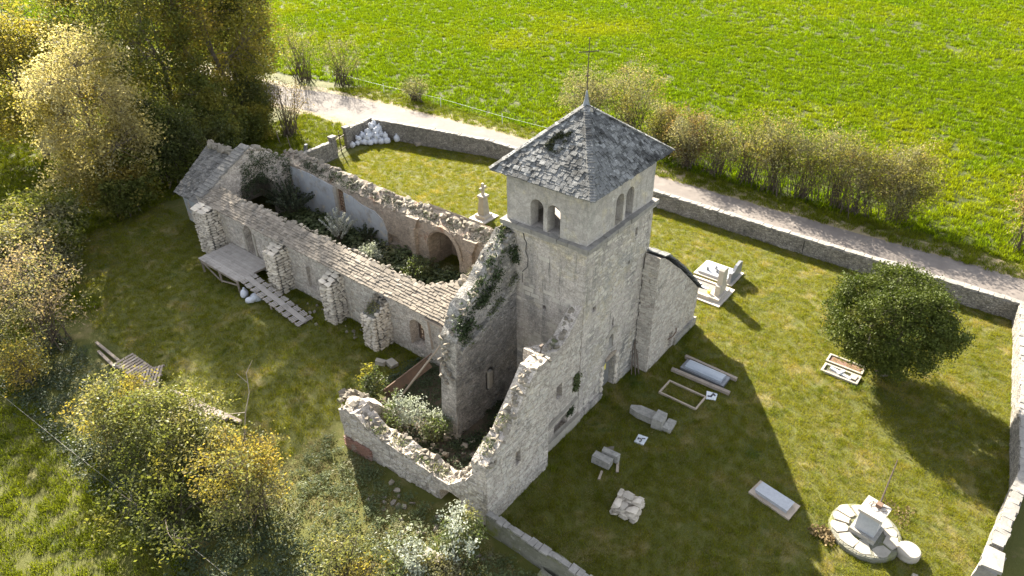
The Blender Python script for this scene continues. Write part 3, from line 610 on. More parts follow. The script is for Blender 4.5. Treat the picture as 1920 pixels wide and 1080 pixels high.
# cross gable and chevet
GT = [(0, 3.55), (4.1, 5.75), (5.6, 4.9), (6.4, 4.0), (8.0, 3.3)]
gw = part('chancel_gable', wall_mb((-1.3, 29.25), (6.7, 29.25), .75, GT, res=.3, amp=.05, jag=.12, seed=61), 'rubble', nave)
cut(gw, [MB().prism(arch(1.3, 4.2, -.5, 2.2, 10, 1.3), 28.9, 30.5, 'y')])
mm = []
for i in range(16):                                   # coping slabs up the gable
    t = (i+.5)/16; p = Vector((-1.35+4.1*t, 29.62, 3.62+2.2*t)); mm.append(M4(p, Euler((random.uniform(-.04, .04), -.30+random.uniform(-.06, .06), random.uniform(-.06, .06))).to_matrix(), (.42, .95, .1)))
cop = part('gable_coping', MB().beam((-1.3, 29.62, 3.5), (2.75, 29.62, 5.7), .7, .12), 'mortar_dark', nave); pieces('tile', cop, APSE, mm)
mats += crest([(2.9, 29.3, 5.6), (4.3, 29.3, 4.9), (5.1, 29.3, 4.0), (6.6, 29.3, 3.35)], (0, .6, 0), 1, 30, .25, .6, .3)
CH = [(0, 2.45), (3.4, 2.45)]
part('chevet_wall', wall_mb((-.45, 34.0), (-.45, 29.9), .7, CH, res=.4, amp=.03, seed=62), 'plaster', nave)
part('chevet_wall', wall_mb((5.9, 29.9), (5.9, 34.0), .7, CH, res=.4, amp=.03, seed=63), 'rubble', nave)
part('chevet_wall', wall_mb((5.9, 34.0), (-.45, 34.0), .7, [(0, 2.4), (3.15, 4.75), (6.35, 2.4)], res=.4, amp=.03, seed=64), 'rubble', nave)
chr_ = part('chevet_roof', MB().prism([(-.7, 2.32), (2.72, 4.86), (6.15, 2.32), (6.0, 2.2), (2.72, 4.65), (-.55, 2.2)], 29.95, 34.15, 'y'), 'mortar_dark', nave)
mm = []
for side in (-1, 1):
    b0 = Vector((-.78, 0, 2.34)) if side < 0 else Vector((6.22, 0, 2.34)); rv = (Vector((2.72, 0, 4.93))-b0); sl = rv.length; u_ = rv/sl; d_ = Vector((0, -1, 0)) if side < 0 else Vector((0, 1, 0)); n_ = d_.cross(u_)
    rows = int(sl/(.16 if side < 0 else .3))
    for r in range(rows):
        y = 34.3
        while y > 29.95:
            l = random.uniform(.2, .45); yc = y-l/2; y -= l
            p = Vector((b0.x, yc, b0.z))+u_*(sl*(r+.4)/rows)+n_*random.uniform(.0, .05)
            mm.append(M4(p, Matrix((d_, u_, n_)).transposed() @ Euler((-.2+random.uniform(-.08, .08), random.uniform(-.08, .08), random.uniform(-.08, .08))).to_matrix(), (l-.01, random.uniform(.26, .34), random.uniform(.05, .08))))
pieces('tile', chr_, APSE, mm, 200, 'roof_tiles')
mats += crest([(2.72, 30.2, 5.0), (2.75, 34.1, 5.0)], (-.5, 0, -.05), 1, 26, .3, .6, .3)
pieces('stone', nave, ROCKS, mats, 300, 'loose_stones')

# ------------------------------------------------------------------ ruined annex in front of the nave
annex = root('ruined_annex', 'roofless broken annex of jagged rubble walls against the tower', 'ruin', (-4, 3, 0))
FT = [(0, 3.45), (.45, 3.75), (1.0, 4.05), (1.6, 4.55), (2.15, 5.15), (2.6, 5.7), (3.0, 6.15), (3.6, 6.25), (4.1, 6.2)]
fw_ = part('front_wall', wall_mb((-7.35, -.6), (-3.22, -.6), .72, FT, res=.25, amp=.035, jag=.14, seed=71), 'rubble', annex)
cut(fw_, [MB().prism([(-5.5, 2.0), (-5.2, 2.0), (-5.2, 2.75), (-5.5, 2.75)], -.9, -.3, 'y')])
facing(annex, (-7.35, -.6, 0), (1, 0, 0), 4.1, FT, (0, -1, 0), [(1.7, 2.3, 1.6, 3)], cov=.62, proud=(.004, .034))
part('window_fill', MB().bbox((-5.48, -.45, 2.3), (-5.22, -.32, 2.74)), 'ochre_wall', annex)
ax2 = part('middle_wall', wall_mb((-3.35, 0.02), (0.02, 0.02), .65, [(0, 6.2), (.9, 5.7), (1.6, 5.45), (2.3, 5.75), (3.0, 6.3), (3.37, 6.6)], res=.22, amp=.04, jag=.16, seed=72), 'rubble', annex)
cut(ax2, [MB().prism([(-1.85, 2.55), (-1.4, 2.55), (-1.4, 3.35), (-1.85, 3.35)], -.4, .3, 'y'), MB().prism(arch(-1.95, -.85, .35, .95, rise=.35), -.4, .35, 'y')])
facing(annex, (-3.3, .02, 0), (1, 0, 0), 3.3, [(0, 5.6), (1.6, 5.4), (3.3, 5.9)], (0, -1, 0), [(1.2, 2.6, .3, 1.5), (1.3, 2.1, 2.4, 3.5)], cov=.62, proud=(.004, .03))
part('plinth', MB().bbox((-3.2, -.16, -.2), (0.0, .1, .5), jit=.03), 'white_stone', annex)
part('ledge', MB().beam((-2.6, -.07, 1.45), (-.2, -.07, 1.6), .16, .12), 'white_stone', annex)
part('iron_bracket', MB().tube([(-3.0, .05, 5.9), (-3.02, .0, 6.45)], .025, 5).bbox((-3.12, -.05, 6.4), (-2.92, .05, 6.47)), 'iron', annex)
DT = [(0, 1.4), (.12, 3.2), (.3, 4.6), (.45, 5.3), (.75, 5.8), (1.15, 6.4), (1.6, 6.95), (2.2, 7.25), (2.75, 7.6), (3.6, 8.4), (4.45, 9.05), (4.75, 9.1)]
DT = [(max(0, u-.3), z) for u, z in DT]; DT[0] = (0, 1.6); DT[1] = (.06, 3.0); DT[2] = (.12, 4.3)
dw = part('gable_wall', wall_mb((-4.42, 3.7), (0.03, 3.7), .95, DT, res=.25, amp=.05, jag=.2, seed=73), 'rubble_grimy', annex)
cut(dw, [MB().prism(arch(-2.35, -1.75, 1.5, 2.5, rise=.25), 3.4, 4.1, 'y')])
part('window_post', MB().bbox((-2.2, 3.62, 1.5), (-1.95, 3.78, 2.55), jit=.02), 'white_stone', annex)
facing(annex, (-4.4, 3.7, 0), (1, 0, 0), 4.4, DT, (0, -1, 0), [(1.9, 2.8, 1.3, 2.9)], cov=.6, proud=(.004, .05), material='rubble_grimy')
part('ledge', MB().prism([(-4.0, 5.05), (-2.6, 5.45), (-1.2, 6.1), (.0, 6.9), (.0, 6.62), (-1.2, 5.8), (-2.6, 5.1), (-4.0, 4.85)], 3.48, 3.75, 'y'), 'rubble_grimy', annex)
LT = [(0, 2.3), (.5, 2.55), (1.2, 2.2), (2.2, 1.75), (3.2, 1.65), (4.4, 1.55), (5.3, 1.35), (5.75, 1.15), (6.3, 1.35), (6.9, 2.0), (7.5, 2.9), (8.2, 3.5)]
lw_ = part('low_wall', wall_mb((-7.95, 7.55), (-7.36, -.55), .85, LT, res=.24, amp=.07, jag=.22, seed=75), 'rubble', annex)
cut(lw_, [MB().prism(arch(.75, 1.9, -.5, .55, rise=.3), -9, -6, 'x')])
facing(annex, (-7.95, 7.5, 0), (.0728, -.9973, 0), 8.0, LT, (-.9973, -.0728, 0), [(5.4, 7.0, 0, 1.1)], cov=.7, proud=(.0, .06))
part('end_wall', wall_mb((-5.6, 7.75), (-7.9, 7.6), .8, [(0, .8), (.8, 1.7), (1.5, 2.4), (2.3, 2.3)], res=.25, amp=.08, jag=.25, seed=76), 'rubble', annex)
bk = MB()
for r in range(9):
    for c in range(7):
        if random.random() < .1: continue
        y = 7.35-c*.23-(r % 2)*.11; bk.box((-8.0+.075*(7.4-y)*0-.03+.07*(7.4-y), y, .06+r*.078), (.12, .21, .065), jit=.006)
part('brick_patch', bk, 'brick_red', annex, kind='stuff')
mats = crest([(-7.3+u, -.55, z) for u, z in FT], (0, .6, 0), 1, 110, .1, .4, .6)
mats += crest([(-3.2, .1, 6.1), (-2.4, .1, 5.65), (-1.7, .1, 5.5), (-1.0, .1, 5.8), (-.1, .1, 6.5)], (0, .5, 0), 1, 34, .12, .36, .55)
mats += crest([(-7.3, -.4, 3.45), (-7.3, .3, 2.9), (-7.4, 1.0, 1.7)], (.6, 0, 0), 1, 26, .1, .36, .55)
LV = Vector((.0728, -.9973, 0))
mats += crest([Vector((-7.9, 7.5, 0))+LV*u+Vector((0, 0, z)) for u, z in LT], (.75, 0, 0), 1, 140, .1, .38, .6)
mats += crest([(-7.6, 7.7, 2.3), (-6.8, 7.8, 2.2), (-5.8, 7.8, 1.0)], (0, .6, 0), 1, 40, .12, .4, .55)
mats += crest([(-4.42+u, 3.72, z) for u, z in DT[1:]], (0, .85, 0), 1, 55, .14, .36, .45)
pieces('stone', annex, ROCKS, mats, 300, 'loose_stones')

# ------------------------------------------------------------------ churchyard walls and gate
def yard_wall(label, path, thick, tops, material='boundary', seed=0, cap=True, res=.35):
    """wall along a path, one thing; its coping stones are parts"""
    mid = path[len(path)//2]; t = root('boundary_wall', label, 'wall', (mid[0], mid[1], 0)); mats = []
    for i, (a, b) in enumerate(zip(path, path[1:])):
        L = math.hypot(b[0]-a[0], b[1]-a[1]); d = Vector((b[0]-a[0], b[1]-a[1], 0))/L; e0 = 0 if i == 0 else .02
        part('wall', wall_mb((a[0]+d.x*e0, a[1]+d.y*e0), b, thick, [(0, tops[i]), (L, tops[i+1])], res=res, amp=.05, jag=.05, seed=seed+i), material, t)
        if cap:
            u = 0; n = Vector((-d.y, d.x, 0))
            while u < L-.05:
                l = min(random.uniform(.16, .5), L-u); z = tops[i]+(tops[i+1]-tops[i])*(u+l/2)/L
                p = Vector((a[0], a[1], 0))+d*(u+l/2)+n*(thick/2)+Vector((0, 0, z+.03))
                mats.append(M4(p, Matrix((d, n, Vector((0, 0, 1)))).transposed() @ Euler((random.uniform(-.1, .1), random.uniform(-.05, .05), random.uniform(-.06, .06))).to_matrix(), (l-.012, abs(thick)+random.uniform(-.12, .06), random.uniform(.07, .13)))); u += l
    if mats: pieces('coping_stone', t, YCAP, mats, 120, 'coping_stones')
    return t
YCAP = variants('coping_stone', lambda i: slab_mesh(i+40, .06), 8, 'boundary_cap')
yard_wall('long grey rubble churchyard wall running beside the road', [(19.3, 35.7), (20.55, 30), (22.1, 24), (22.45, 8), (22.3, -3), (22.3, -15.1)], -.5, [1.6, 1.6, 1.42, 1.15, 1.1, 1.1], seed=81)
yard_wall('short grey wall behind the heap of white bags, right of the gate', [(16.1, 35.55), (19.3, 35.72)], .45, [1.5, 1.6], seed=91)
yard_wall('low stone wall between the iron gate and the chancel', [(13.2, 34.3), (5.95, 33.9)], -.45, [1.45, 1.5], seed=94)
yard_wall('pale sunlit churchyard wall on the right edge, beyond the yew', [(22.2, -15.4), (20.0, -15.75), (7.9, -17.3), (3.2, -17.0)], -.45, [1.1, 1.1, 1.1, 1.1], 'boundary', seed=97)
yard_wall('mossy low wall running out from the ruined annex corner', [(-7.6, -.72), (-7.45, -10)], .3, [1.05, 1.05], 'mossy_wall', seed=101)
single('wall_ledge', wall_mb((-8.0, -3.6), (-7.85, -9.5), .3, [(0, .35), (6, .4)], res=.3, amp=.06, jag=.1, seed=103), 'mossy_wall', 'low stone footing at the foot of the mossy wall', 'wall footing', (-7.9, -6, 0))
single('gate_pier', wall_mb((1.7, -16.35), (2.75, -16.5), -.62, [(0, 1.3), (1.1, 1.3)], res=.3, amp=.03, seed=104).bbox((1.72, -17.05, 1.28), (2.72, -16.42, 1.42), jit=.03), 'boundary_cap', 'pale stone pier at the end of the wall in the lower right corner', 'pier', (2.2, -16.7, 0))
def post(x, y, h, label):
    t = root('gate_post', label, 'gate post', (x, y, 0)); part('shaft', wall_mb((x-.24, y-.2), (x+.24, y-.2), .42, [(0, h), (.48, h)], res=.25, amp=.02, seed=int(x*3)), 'boundary', t)
    part('cap', MB().bbox((x-.3, y-.26, h), (x+.3, y+.28, h+.13), jit=.02), 'boundary_cap', t)
post(15.75, 35.4, 1.8, 'stone gate post beside the heap of white bags'); post(13.5, 34.55, 1.8, 'stone gate post at the end of the low wall by the chancel')
gt = root('iron_gate', 'open black iron gate between the two stone gate posts', 'gate', (14.6, 35, 0))
ga, gb = Vector((13.8, 34.75, 0)), Vector((15.45, 35.3, 0))
for z in (.25, 1.35): part('rail', MB().beam(ga+Vector((0, 0, z)), gb+Vector((0, 0, z)), .04, .04), 'iron', gt)
for i in range(12):
    p = ga.lerp(gb, (i+.5)/12); part('bar', MB().tube([p+Vector((0, 0, .08)), p+Vector((0, 0, 1.5+.12*math.sin(math.pi*i/11)))], .016, 5), 'iron', gt)
p = ga.lerp(gb, .5); part('post', MB().tube([p+Vector((0, 0, 0)), p+Vector((0, 0, 1.95))], .035, 6), 'iron', gt)
for x, y, h, lab in ((12.6, 41.2, 1.25, 'thin dark stake standing farthest left on the grass outside the gate'), (12.4, 39.3, 1.25, 'thin leaning stake on the grass outside the gate'), ):
    single('fence_stake', MB().tube([(x, y, -.1), (x-.1, y+.1, h)], [.05, .04], 6), 'dark_wood', lab, 'stake', (x, y, 0))
single('leaning_slab', MB().box((12.5, 37.2, .42), (.4, .18, .95), rot=Euler((.2, .15, .4)).to_matrix(), jit=.03), 'dark_granite', 'dark upright stone slab leaning outside the gate wall', 'stone slab', (12.5, 37.2, 0))

# ------------------------------------------------------------------ bags of rubble
def bag_mesh(i):
    rn = random.Random(500+i); n = 12; prof = [(.14, 0), (.23, .06), (.27, .2), (.255, .34), (.2, .44), (.11, .5), (.055, .53), (.09, .6), (.06, .63)]
    vs = []; fs = []; fl = rn.uniform(.75, 1); 
    for j, (r, z) in enumerate(prof):
        for k in range(n):
            t = 2*math.pi*k/n; q = r*(1+.22*noise.noise(Vector((math.cos(t)*1.4+i*5, math.sin(t)*1.4, z*4)))+.1*noise.noise(Vector((math.cos(t)*5+i*5, math.sin(t)*5, z*9))))
            vs.append((q*math.cos(t)*1.08, q*math.sin(t)*fl, z+.03*noise.noise(Vector((t, z*3, i)))))
    for j in range(len(prof)-1):
        for k in range(n): fs.append((j*n+k, j*n+(k+1) % n, (j+1)*n+(k+1) % n, (j+1)*n+k))
    fs += [tuple(range(n-1, -1, -1)), tuple((len(prof)-1)*n+k for k in range(n))]
    return MB().add(vs, fs).mesh('rubble_bag', smooth=True)
BAGS = variants('rubble_bag', bag_mesh, 7, 'bag_white')
def bag(p, label, group=None, tilt=.35, s=1.0, rot=None):
    o = link('rubble_bag', random.choice(BAGS), None); o['label'] = label; o['category'] = 'bag'
    if group: o['group'] = group
    o.location = p; o.rotation_euler = rot or (random.uniform(-tilt, tilt), random.uniform(-tilt, tilt), random.uniform(0, 6.28)); o.scale = (s, s, s*random.uniform(.85, 1.05)); return o
cor = Vector((19.05, 35.35))
for lay, (z, ext, sp) in enumerate(((0.03, 2.9, .46), (.38, 2.3, .47), (.74, 1.6, .48), (1.08, .95, .5))):
    a = .25
    while a < ext*1.1:
        b = .25
        while b < ext*.75:
            if a/(ext*1.1)+b/(ext*.75) < 1.08: bag((cor.x-a-.12*b+random.uniform(-.08, .08), cor.y-b+random.uniform(-.08, .08), z), 'white sack in the big heap of rubble sacks in the wall corner', 'white sacks heaped in the wall corner', .45, random.uniform(.95, 1.15))
            b += sp
        a += sp
bag((19.35, 32.95, 0), 'single white sack standing alone right of the sack heap', None, .08, 1.15)
single('flat_stone', MB().box((20.1, 30.95, .1), (1.3, .75, .22), rz=1.2, jit=.1).box((20.15, 30.8, .26), (.8, .5, .16), rz=.8, jit=.08), 'crest_stone', 'flat broken stones lying at the foot of the churchyard wall', 'stones', (20.1, 30.9, 0))
bag((-3.8, 22.0, 0), 'white sack lying by the ramp below the deck, nearest the post', 'white sacks under the deck', .2, 1.0)
bag((-3.95, 21.5, .05), 'white sack lying below the deck, in the middle of three', None, .3, 1.05, (1.3, .2, .4))
bag((-3.72, 21.0, .1), 'white sack lying below the deck, next to the ramp', None, .3, 1.2, (1.4, .1, 2.2))

# ------------------------------------------------------------------ deck and ramp at the side door
deck = root('wooden_deck', 'grey plank deck on posts at the side door of the nave', 'deck', (-2.6, 24.6, 0)); ZD = .98
for i in range(13):
    x = -3.78+i*.19; part('plank', MB().bbox((x, 22.45+random.uniform(-.03, .03), ZD-.035), (x+.182, 26.85+random.uniform(-.03, .03), ZD), jit=.004), 'deck_wood', deck)
for y in (22.6, 24.65, 26.7): part('joist', MB().bbox((-3.76, y-.05, ZD-.19), (-1.33, y+.05, ZD-.04)), 'old_wood', deck)
for x in (-3.72, -1.5):
    part('edge_beam', MB().bbox((x-.04, 22.47, ZD-.2), (x+.04, 26.8, ZD-.045)), 'old_wood', deck)
    for y in (22.65, 24.65, 26.65): part('post', MB().bbox((x-.055, y-.12, -.1), (x+.055, y-.06, ZD-.04)), 'old_wood', deck)
part('brace', MB().beam((-3.72, 26.5, ZD-.2), (-3.72, 24.75, .1), .05, .09), 'old_wood', deck)
part('brace', MB().beam((-3.72, 24.6, .12), (-3.72, 22.7, .55), .05, .09), 'old_wood', deck)
ramp_ = root('ramp', 'long slatted wooden ramp leading down from the deck to the lawn', 'ramp', (-3.1, 19.6, 0))
ra, rb = Vector((-3.15, 22.42, ZD+.0)), Vector((-3.2, 16.75, .1)); rd = (rb-ra).normalized()
rq = Matrix((rd, Vector((1, 0, 0)), rd.cross(Vector((1, 0, 0))))).transposed()
for sx in (-.42, 0, .42): part('stringer', MB().beam(ra+Vector((sx, 0, -.08)), rb+Vector((sx, 0, -.08)), .06, .1), 'old_wood', ramp_)
for i in range(48):
    p = ra.lerp(rb, (i+.5)/48)
    if i % 5 == 4: continue
    part('slat', MB().box(p+Vector((random.uniform(-.03, .03), 0, 0)), (.075, 1.1, .03), rot=rq, jit=.004), 'deck_wood', ramp_)
part('runner', MB().box((ra+rb)/2+Vector((0, 0, .035)), ((rb-ra).length*.98, .34, .028), rot=rq), 'deck_wood', ramp_)
part('post', MB().bbox((-3.62, 19.5, -.1), (-3.54, 19.58, .5)), 'old_wood', ramp_)

# ------------------------------------------------------------------ props at the west bay
single('timber_prop', MB().beam((-1.75, 7.35, -.1), (-1.5, 7.25, 3.3), .16, .16).bbox((-1.62, 6.8, 3.1), (-1.44, 8.4, 3.26)).beam((-1.52, 8.25, 3.15), (-1.4, 8.2, 1.2), .1, .1), 'old_wood', 'upright timber prop under the corner of the nave roof', 'prop', (-1.75, 7.35, 0))
single('long_pole', MB().tube([(-4.55, 7.75, .05), (-1.5, 7.0, 2.6)], [.06, .05], 7), 'bark_pale', 'long pale pole leaning against the nave wall', 'pole', (-4.55, 7.75, 0))
single('rusty_sheet', MB().box((-3.3, 8.2, .5), (2.7, .03, .62), rot=Euler((-.6, -.3, -.25)).to_matrix(), jit=.01).beam((-4.6, 8.5, .5), (-1.9, 7.75, 1.45), .06, .06), 'rust', 'rusty brown metal sheet leaning beside the long pole', 'metal sheet', (-3.4, 8.2, 0))
for i, (x, y) in enumerate(((-3.0, 10.6), (-2.7, 10.05))):
    single('fallen_block', MB().box((x, y, .13), (.34+.2*i, .55-.15*i, .25), rz=.4+i, jit=.04), 'white_stone', ('long pale block on the grass at the foot of the last buttress', 'square pale block on the grass at the foot of the last buttress')[i], 'stone block', (x, y, 0))
for i in range(5):
    x, y = 4.55+i*.09, -.35-.05*i; single('leaning_stake', MB().tube([(x-.1, y-.15*(i % 2), 0), (x+.35, -.04, 1.5+.18*(i % 3))], [.03, .022], 5), 'dark_wood', 'thin wooden stake leaning in the corner between tower and chapel', 'stake', (x, y, 0), 'stakes leaning between tower and chapel')

# ------------------------------------------------------------------ graves
def ring(mb, x0, y0, x1, y1, wd, z0, z1):
    mb.bbox((x0, y0, z0), (x1, y0+wd, z1)); mb.bbox((x0, y1-wd, z0), (x1, y1, z1)); mb.bbox((x0, y0+wd, z0), (x0+wd, y1-wd, z1)); mb.bbox((x1-wd, y0+wd, z0), (x1, y1-wd, z1)); return mb
# beige grave with tall stele
g = root('grave', 'beige stone grave with a tall square stele, right of the chapel', 'grave', (14, .3, 0))
part('base_slab', MB().bbox((12.75, -1.35, 0), (15.05, 2.0, .1), jit=.01), 'pale_marble', g)
part('kerb', ring(MB(), 13.05, -.55, 14.75, 1.8, .16, .1, .3), 'pale_marble', g)
part('gravel_bed', MB().bbox((13.2, -.4, .1), (14.6, 1.65, .22)), 'gravel_grey', g, kind='stuff')
part('stele_base', MB().bbox((13.1, -1.15, .1), (14.75, -.5, .3), jit=.01), 'pale_marble', g)
st = part('stele', MB().prism([(13.45, .3), (14.4, .3), (14.4, .95), (14.25, 1.0), (14.25, 1.95), (14.1, 2.05), (13.75, 2.05), (13.6, 1.95), (13.6, 1.0), (13.45, .95)], -1.0, -.68, 'y'), 'pale_marble', g)
part('cross', MB().bbox((13.86, -.1, .225), (13.98, 1.0, .27)).bbox((13.6, .5, .23), (14.25, .62, .275)), 'sheet_white', g)
part('flower_pot', MB().lathe((13.45, -.35, .3), [(.09, 0), (.12, .2), (.13, .22)], 10), 'sign_yellow', g)
# grey granite grave
g = root('grave', 'grey granite grave with low headstone, behind the tall beige stele', 'grave', (16.3, .2, 0))
part('surround', MB().bbox((15.3, -1.0, 0), (17.2, 1.55, .1), jit=.01), 'pale_marble', g)
part('slab', MB().bbox((15.5, -.55, .1), (17.0, 1.35, .26)), 'grey_granite', g)
part('headstone', MB().prism([(15.4, .1), (17.0, .1), (17.0, 1.0), (16.7, 1.12), (16.2, 1.05), (15.85, .8), (15.4, .85)], -.86, -.68, 'y'), 'dark_granite', g)
for x, y in ((15.9, .9), (16.3, .5), (16.0, .3)): part('ornament', MB().lathe((x, y, .26), [(.08, 0), (.1, .08), (.05, .18), (.07, .24)], 8), 'dark_granite', g)
# zinc-topped grave between two timbers
g = root('grave', 'zinc-grey tomb slab lying between two long timbers, in the tower shadow', 'grave', (6.7, -3.3, 0))
part('slab', MB().bbox((6.45, -4.35, .18), (7.1, -2.35, .3)).prism([(6.45, .3), (7.1, .3), (6.95, .36), (6.6, .36)], -4.35, -2.35, 'y'), 'zinc', g)
part('plinth', MB().bbox((6.35, -4.55, 0), (7.2, -2.15, .18), jit=.01), 'dark_granite', g)
part('timber', MB().beam((7.3, -4.85, .12), (7.35, -1.95, .14), .16, .2), 'old_wood', g)
part('timber', MB().beam((6.1, -5.0, .12), (6.0, -1.85, .12), .2, .16), 'old_wood', g)
single('empty_grave', ring(MB(), 4.05, -4.2, 5.2, -2.15, .07, -.05, .12), 'concrete', 'narrow rectangular kerb frame of an empty grave on the shaded lawn', 'grave kerb', (4.6, -3.2, 0))
g = root('broken_plaque', 'small broken white plaque beside the empty grave kerb', 'plaque', (5.5, -4.4, 0))
part('plate', MB().box((5.45, -4.35, .05), (.55, .5, .05), rz=.3, jit=.03), 'sheet_white', g)
for i in range(3): part('patch', MB().box((5.35+.12*i, -4.3-.06*i, .08), (.09, .2, .012), rz=.5+i), 'black_print', g)
# fallen headstone with pointed end
g = root('fallen_cross', 'fallen lichen-grey stone monument with a pointed end on the shaded lawn', 'fallen monument', (2.2, -2.8, 0))
part('shaft', MB().prism([(1.9, -1.75), (2.1, -1.7), (2.35, -2.1), (2.42, -3.0), (1.85, -3.05), (1.8, -2.2)], .05, .42, 'z'), 'lichen_grey', g)
part('block', MB().box((2.1, -3.25, .3), (.72, .5, .58), rz=.12, jit=.03), 'lichen_grey', g)
part('foot', MB().box((2.25, -3.72, .12), (.75, .42, .24), rz=.1, jit=.02), 'lichen_grey', g)
g = root('white_sheet', 'white square plate with dark marks lying on the shaded lawn', 'plate', (.7, -3.1, 0))
part('plate', MB().box((.7, -3.08, .05), (.55, .46, .06), rz=.1, jit=.02), 'sheet_white', g)
for i, (a, b, l) in enumerate(((.0, .05, .2), (.1, -.08, .16), (-.12, -.05, .14), (-.05, .12, .1))): part('mark', MB().box((.7+a, -3.08+b, .088), (.05, l, .012), rz=.6*i), 'black_print', g)
g = root('broken_tomb', 'broken grey tomb stone with toppled pieces near the tower wall', 'tomb', (-1.5, -2.5, 0))
part('slab', MB().box((-1.62, -2.45, .25), (.42, .85, .4), rz=.1, jit=.03), 'lichen_grey', g); part('block', MB().box((-1.2, -2.6, .3), (.25, .8, .45), rz=.15, jit=.03), 'lichen_grey', g)
part('rubble', MB().box((-1.0, -2.35, .15), (.5, .4, .25), rz=.5, jit=.06), 'crest_stone', g); part('strip', MB().box((-1.3, -3.05, .04), (.8, .12, .07), rz=.5), 'concrete', g); part('strip', MB().box((-2.25, -2.75, .04), (.5, .1, .07), rz=.3), 'concrete', g)
g = root('stone_stack', 'squat stack of rough pale rubble stones on the shaded lawn', 'stone stack', (-3.1, -4.6, 0)); off = Matrix.Translation(-base(g))
random.seed(77)
for lay in range(5):
    e = .56-.02*lay; x = -e
    while x < e-.05:
        lx = min(random.uniform(.26, .48), e-x); y = -e*1.05
        while y < e*1.05-.05:
            ly = min(random.uniform(.24, .5), e*1.05-y); p = Matrix.Rotation(.15, 3, 'Z') @ Vector((x+lx/2, y+ly/2, 0)); y += ly
            if lay == 4 and random.random() < .45: continue
            link('stone', random.choice(BLOCKS), None, g, off @ M4((-3.1+p.x, -4.62+p.y, .07+lay*.145), Euler((random.uniform(-.07, .07), random.uniform(-.07, .07), .15+random.uniform(-.12, .12))).to_matrix(), (lx+.03, ly+.03, random.uniform(.13, .19))))
        x += lx
g = root('grave', 'raised pale grey tomb slab on a beige base, lying alone on the lawn', 'grave', (1.2, -9.2, 0))
part('base', MB().prism([(.5, -10.1), (1.46, -10.22), (1.76, -8.38), (.84, -8.22)], 0, .1, 'z'), 'concrete', g)
part('slab', MB().prism([(.72, -9.88), (1.3, -9.95), (1.53, -8.55), (.98, -8.46)], .1, .24, 'z').prism([(.69, -9.91), (1.33, -9.99), (1.56, -8.52), (.95, -8.42)], .24, .29, 'z'), 'grey_granite', g)
# wayside cross base with iron cross
g = root('wayside_cross', 'wayside cross with square stone pedestal on a round paved base and broken iron cross', 'wayside cross', (1.7, -12.65, 0)); off = Matrix.Translation(-base(g))
part('round_base', MB().lathe((1.75, -12.7, -.1), [(1.36, 0), (1.34, .3), (1.28, .34)], 26), 'mossy_wall', g)
tt = .1
while tt < 6.2:
    dt = random.uniform(.42, .8); t0, t1 = tt+.03, min(tt+dt, 6.33)-.04; tt += dt; r0, r1 = random.uniform(.6, .85), random.uniform(1.16, 1.32); jj = lambda: random.uniform(-.045, .045)
    if t1-t0 < .2: continue
    part('paving_stone', MB().prism([(1.75+r*math.cos(t)+jj(), -12.7+r*math.sin(t)+jj()) for r, t in ((r0, t0), (r1*.95, t0), (r1*1.02, t0*.65+t1*.35), (r1, t0*.3+t1*.7), (r1*.94, t1), (r0, t1), (r0*.95, (t0+t1)/2))], .15, .27+random.uniform(-.02, .06), 'z'), 'white_stone', g)
pq = Matrix.Rotation(-.12, 3, 'Z')
part('plinth', MB().box((1.75, -12.72, .36), (1.05, 1.0, .26), rot=pq, jit=.02), 'lichen_grey', g)
part('pedestal', MB().box((1.75, -12.72, .95), (.78, .76, 1.0), rot=pq, jit=.012), 'grey_granite', g)
part('cap', MB().box((1.75, -12.72, 1.5), (.92, .9, .14), rot=pq, jit=.012), 'pale_marble', g)
tp = Vector((1.95, -12.8, 1.57)); tip = Vector((3.6, -12.75, 2.75))
part('iron_cross', MB().tube([tp, tp.lerp(tip, .5), tip], [.035, .03, .02], 6), 'iron', g)
for s in (-1, 1):
    sc = MB(); c = tp+Vector((-.12, s*.2, .03)); sc.tube([c+Vector((.17*math.cos(t)*(1-t/12), .15*math.sin(t)*(1-t/12), .02*t)) for t in (q*.55 for q in range(14))], .016, 5); part('scroll', sc, 'iron', g)
part('socket', MB().box(tp+Vector((0, 0, .06)), (.22, .22, .2), rot=pq), 'rust', g)
single('millstone', MB().lathe((1.75, -14.3, 0), [(.40, 0), (.42, .1), (.42, .34), (.38, .4)], 18), 'white_stone', 'round drum-shaped pale stone beside the wayside cross base', 'stone drum', (1.75, -14.3, 0))
single('small_stone', MB().box((.9, -14.75, .06), (.2, .18, .14), jit=.03), 'crest_stone', 'small pale stone lying alone near the stone drum', 'stone', (.9, -14.75, 0))
# graves under the yew
g = root('grave', 'old sunken grave with white kerb and broken white cross, in front of the yew', 'grave', (11.1, -8.9, 0))
part('kerb', ring(MB(), 10.68, -9.78, 11.45, -7.95, .11, -.05, .13), 'white_stone', g); part('bed', MB().bbox((10.79, -9.67, 0), (11.34, -8.06, .05)), 'gravel_grey', g)
part('broken_cross', MB().beam((10.9, -9.4, .1), (11.2, -8.3, .11), .14, .1).beam((10.85, -8.75, .17), (11.3, -8.95, .17), .12, .08), 'sheet_white', g); part('fragment', MB().box((11.1, -9.5, .1), (.3, .3, .14), jit=.04), 'white_stone', g)
g = root('grave', 'sunken grave with reddish gravel bed, half hidden under the yew', 'grave', (12.0, -8.9, 0))
part('kerb', ring(MB(), 11.65, -9.75, 12.4, -7.9, .1, -.05, .11), 'white_stone', g); part('gravel_bed', MB().bbox((11.75, -9.65, 0), (12.3, -8.0, .05)), 'gravel_red', g, kind='stuff')
